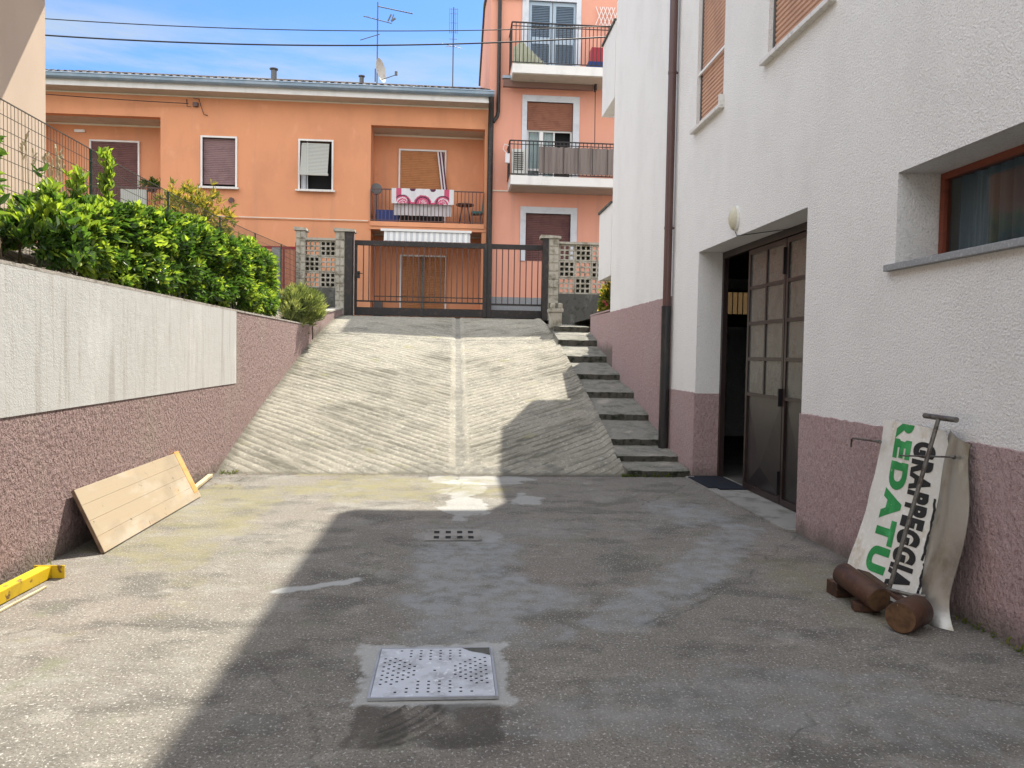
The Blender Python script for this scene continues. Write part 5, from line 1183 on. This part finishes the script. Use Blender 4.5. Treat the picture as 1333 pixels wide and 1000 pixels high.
MB().tube([(2.895, 4.50, 1.168), (2.885, 4.19, 1.168)], .017, 10).build('handle', 'rod', RD)
MB().tube([(2.60, 4.345, .14), (2.66, 4.19, .15), (2.72, 4.16, .155)], .012, 8).build('foot_bar', 'rod', RD)
tag(MB().tube([(2.93, 5.425, .86), (2.93, 5.42, .925), (2.905, 5.35, .935), (2.87, 4.96, .955)], .0075, 6).tube([(2.87, 4.96, .955), (2.862, 4.93, .955)], .014, 8).build('hooked_iron', 'rod', None), 'thin hooked iron bar sticking out left of the sign', 'iron bar')
tag(MB().tube([(2.82, 4.62, .905), (2.895, 4.22, .95)], .006, 6).tube([(2.895, 4.225, .95), (2.90, 4.21, .95)], .012, 8).build('nailed_rod', 'rod', None), 'thin rod lying across the sign and the metal sheet', 'iron bar')
def round_bar(name, a, c, r, label):
    e = empty(name, ((a[0]+c[0])/2, (a[1]+c[1])/2, 0), label, 'iron bar', 'rusty iron offcuts')
    a = Vector(a); c = Vector(c); d = (c-a).normalized()
    MB().tube([a, a+d*.004, c-d*.004, c], [r-.004, r, r, r-.004], 28, cap=False).build('body', 'rust', e)
    s_ = d.cross(Vector((0, 0, 1))).normalized(); u_ = s_.cross(d)
    for q, sg in ((a, -1), (c, 1)):
        ring = [q + (r-.004)*(math.cos(2*math.pi*k/28)*s_ + math.sin(2*math.pi*k/28)*u_) for k in range(28)]
        MB().add(ring, [tuple(range(28))]).build('cut_face', 'rust_face', e, recalc=False)
    return e
round_bar('round_iron_bar', (2.47, 4.62, .155), (2.50, 4.25, .105), .072, 'long rusty round bar resting tilted on smaller blocks under the sign')
round_bar('round_iron_bar', (2.475, 4.00, .087), (2.66, 4.13, .087), .086, 'thick short rusty round bar with scratched face on the ground')
def blk(a, c, w_, h_, z, label, name='iron_block'):
    o = MB().bar((a[0], a[1], z+h_/2), (c[0], c[1], z+h_/2), w_, h=h_).build(name, 'rust', None, bevel=.004); tag(o, label, 'iron block', 'rusty iron offcuts')
blk((2.43, 4.68), (2.72, 4.70), .12, .088, .0, 'flat rusty block left of the round bars')
blk((2.42, 4.40), (2.56, 4.36), .08, .05, .0, 'small rusty block wedged beneath the tilted round bar')
MB_ = MB().bar((2.60, 4.62, .165), (2.63, 4.20, .105), .09, up=(.3, 0, 1), h=.022).build('iron_plate', 'rust', None, bevel=.003); tag(MB_, 'narrow rusty plate behind the tilted round bar', 'iron plate', 'rusty iron offcuts')

# weeds at the foot of the walls
we = empty('wall_weeds', (2.2, 9.4, 0), 'small green weeds and moss tufts where ramp and stairs meet the yard', 'weeds')
pts = [(2.19+random.uniform(-.06, .05), 9.40+random.uniform(-.03, .02), .01) for _ in range(16)] + [(random.uniform(2.2, 2.95), 9.37+random.uniform(-.015, .01), .01) for _ in range(16)] + [(random.uniform(-2.8, -2.6), 9.47+random.uniform(-.05, .05), .01) for _ in range(12)] + [(2.955, random.uniform(2.9, 4.2), .008) for _ in range(22)] + [(-2.70-.0167*(y_-4), y_, .006) for y_ in [random.uniform(3, 9.3) for _ in range(18)]]
Pw = np.array(pts); C, D, s_, t_ = rosettes(Pw, np.tile(np.array([[0, 0, .6]]), (len(Pw), 1)), 9, .032, .5, .3)
leaf_mesh(C, D, s_, .16, t_*.7, 'tufts', 'bamboo', we)
tag(we, None, None, None, 'stuff')
# litter along the ramp foot and left wall
b = MB()
for i in range(150):
    x = random.uniform(-2.8, 2.1) if i % 3 else random.uniform(-2.8, -2.3); y = random.gauss(9.42, .05) if i % 3 else random.uniform(8.3, 9.6)
    z = float(g_z(np.array([x]), np.array([y]))[0])+.006; a = random.random()*6.3; l = random.uniform(.008, .03)
    b.add([(x-l*math.cos(a), y-l*math.sin(a), z), (x+l*.4*math.sin(a), y-l*.4*math.cos(a), z+.006), (x+l*math.cos(a), y+l*math.sin(a), z+.003), (x-l*.4*math.sin(a), y+l*.4*math.cos(a), z+.001)], [(0, 1, 2, 3)])
tag(b.build('fallen_leaves', 'board_dark', None, recalc=False), 'scattered dry leaf litter along the foot of the ramp', 'litter', None, 'stuff')
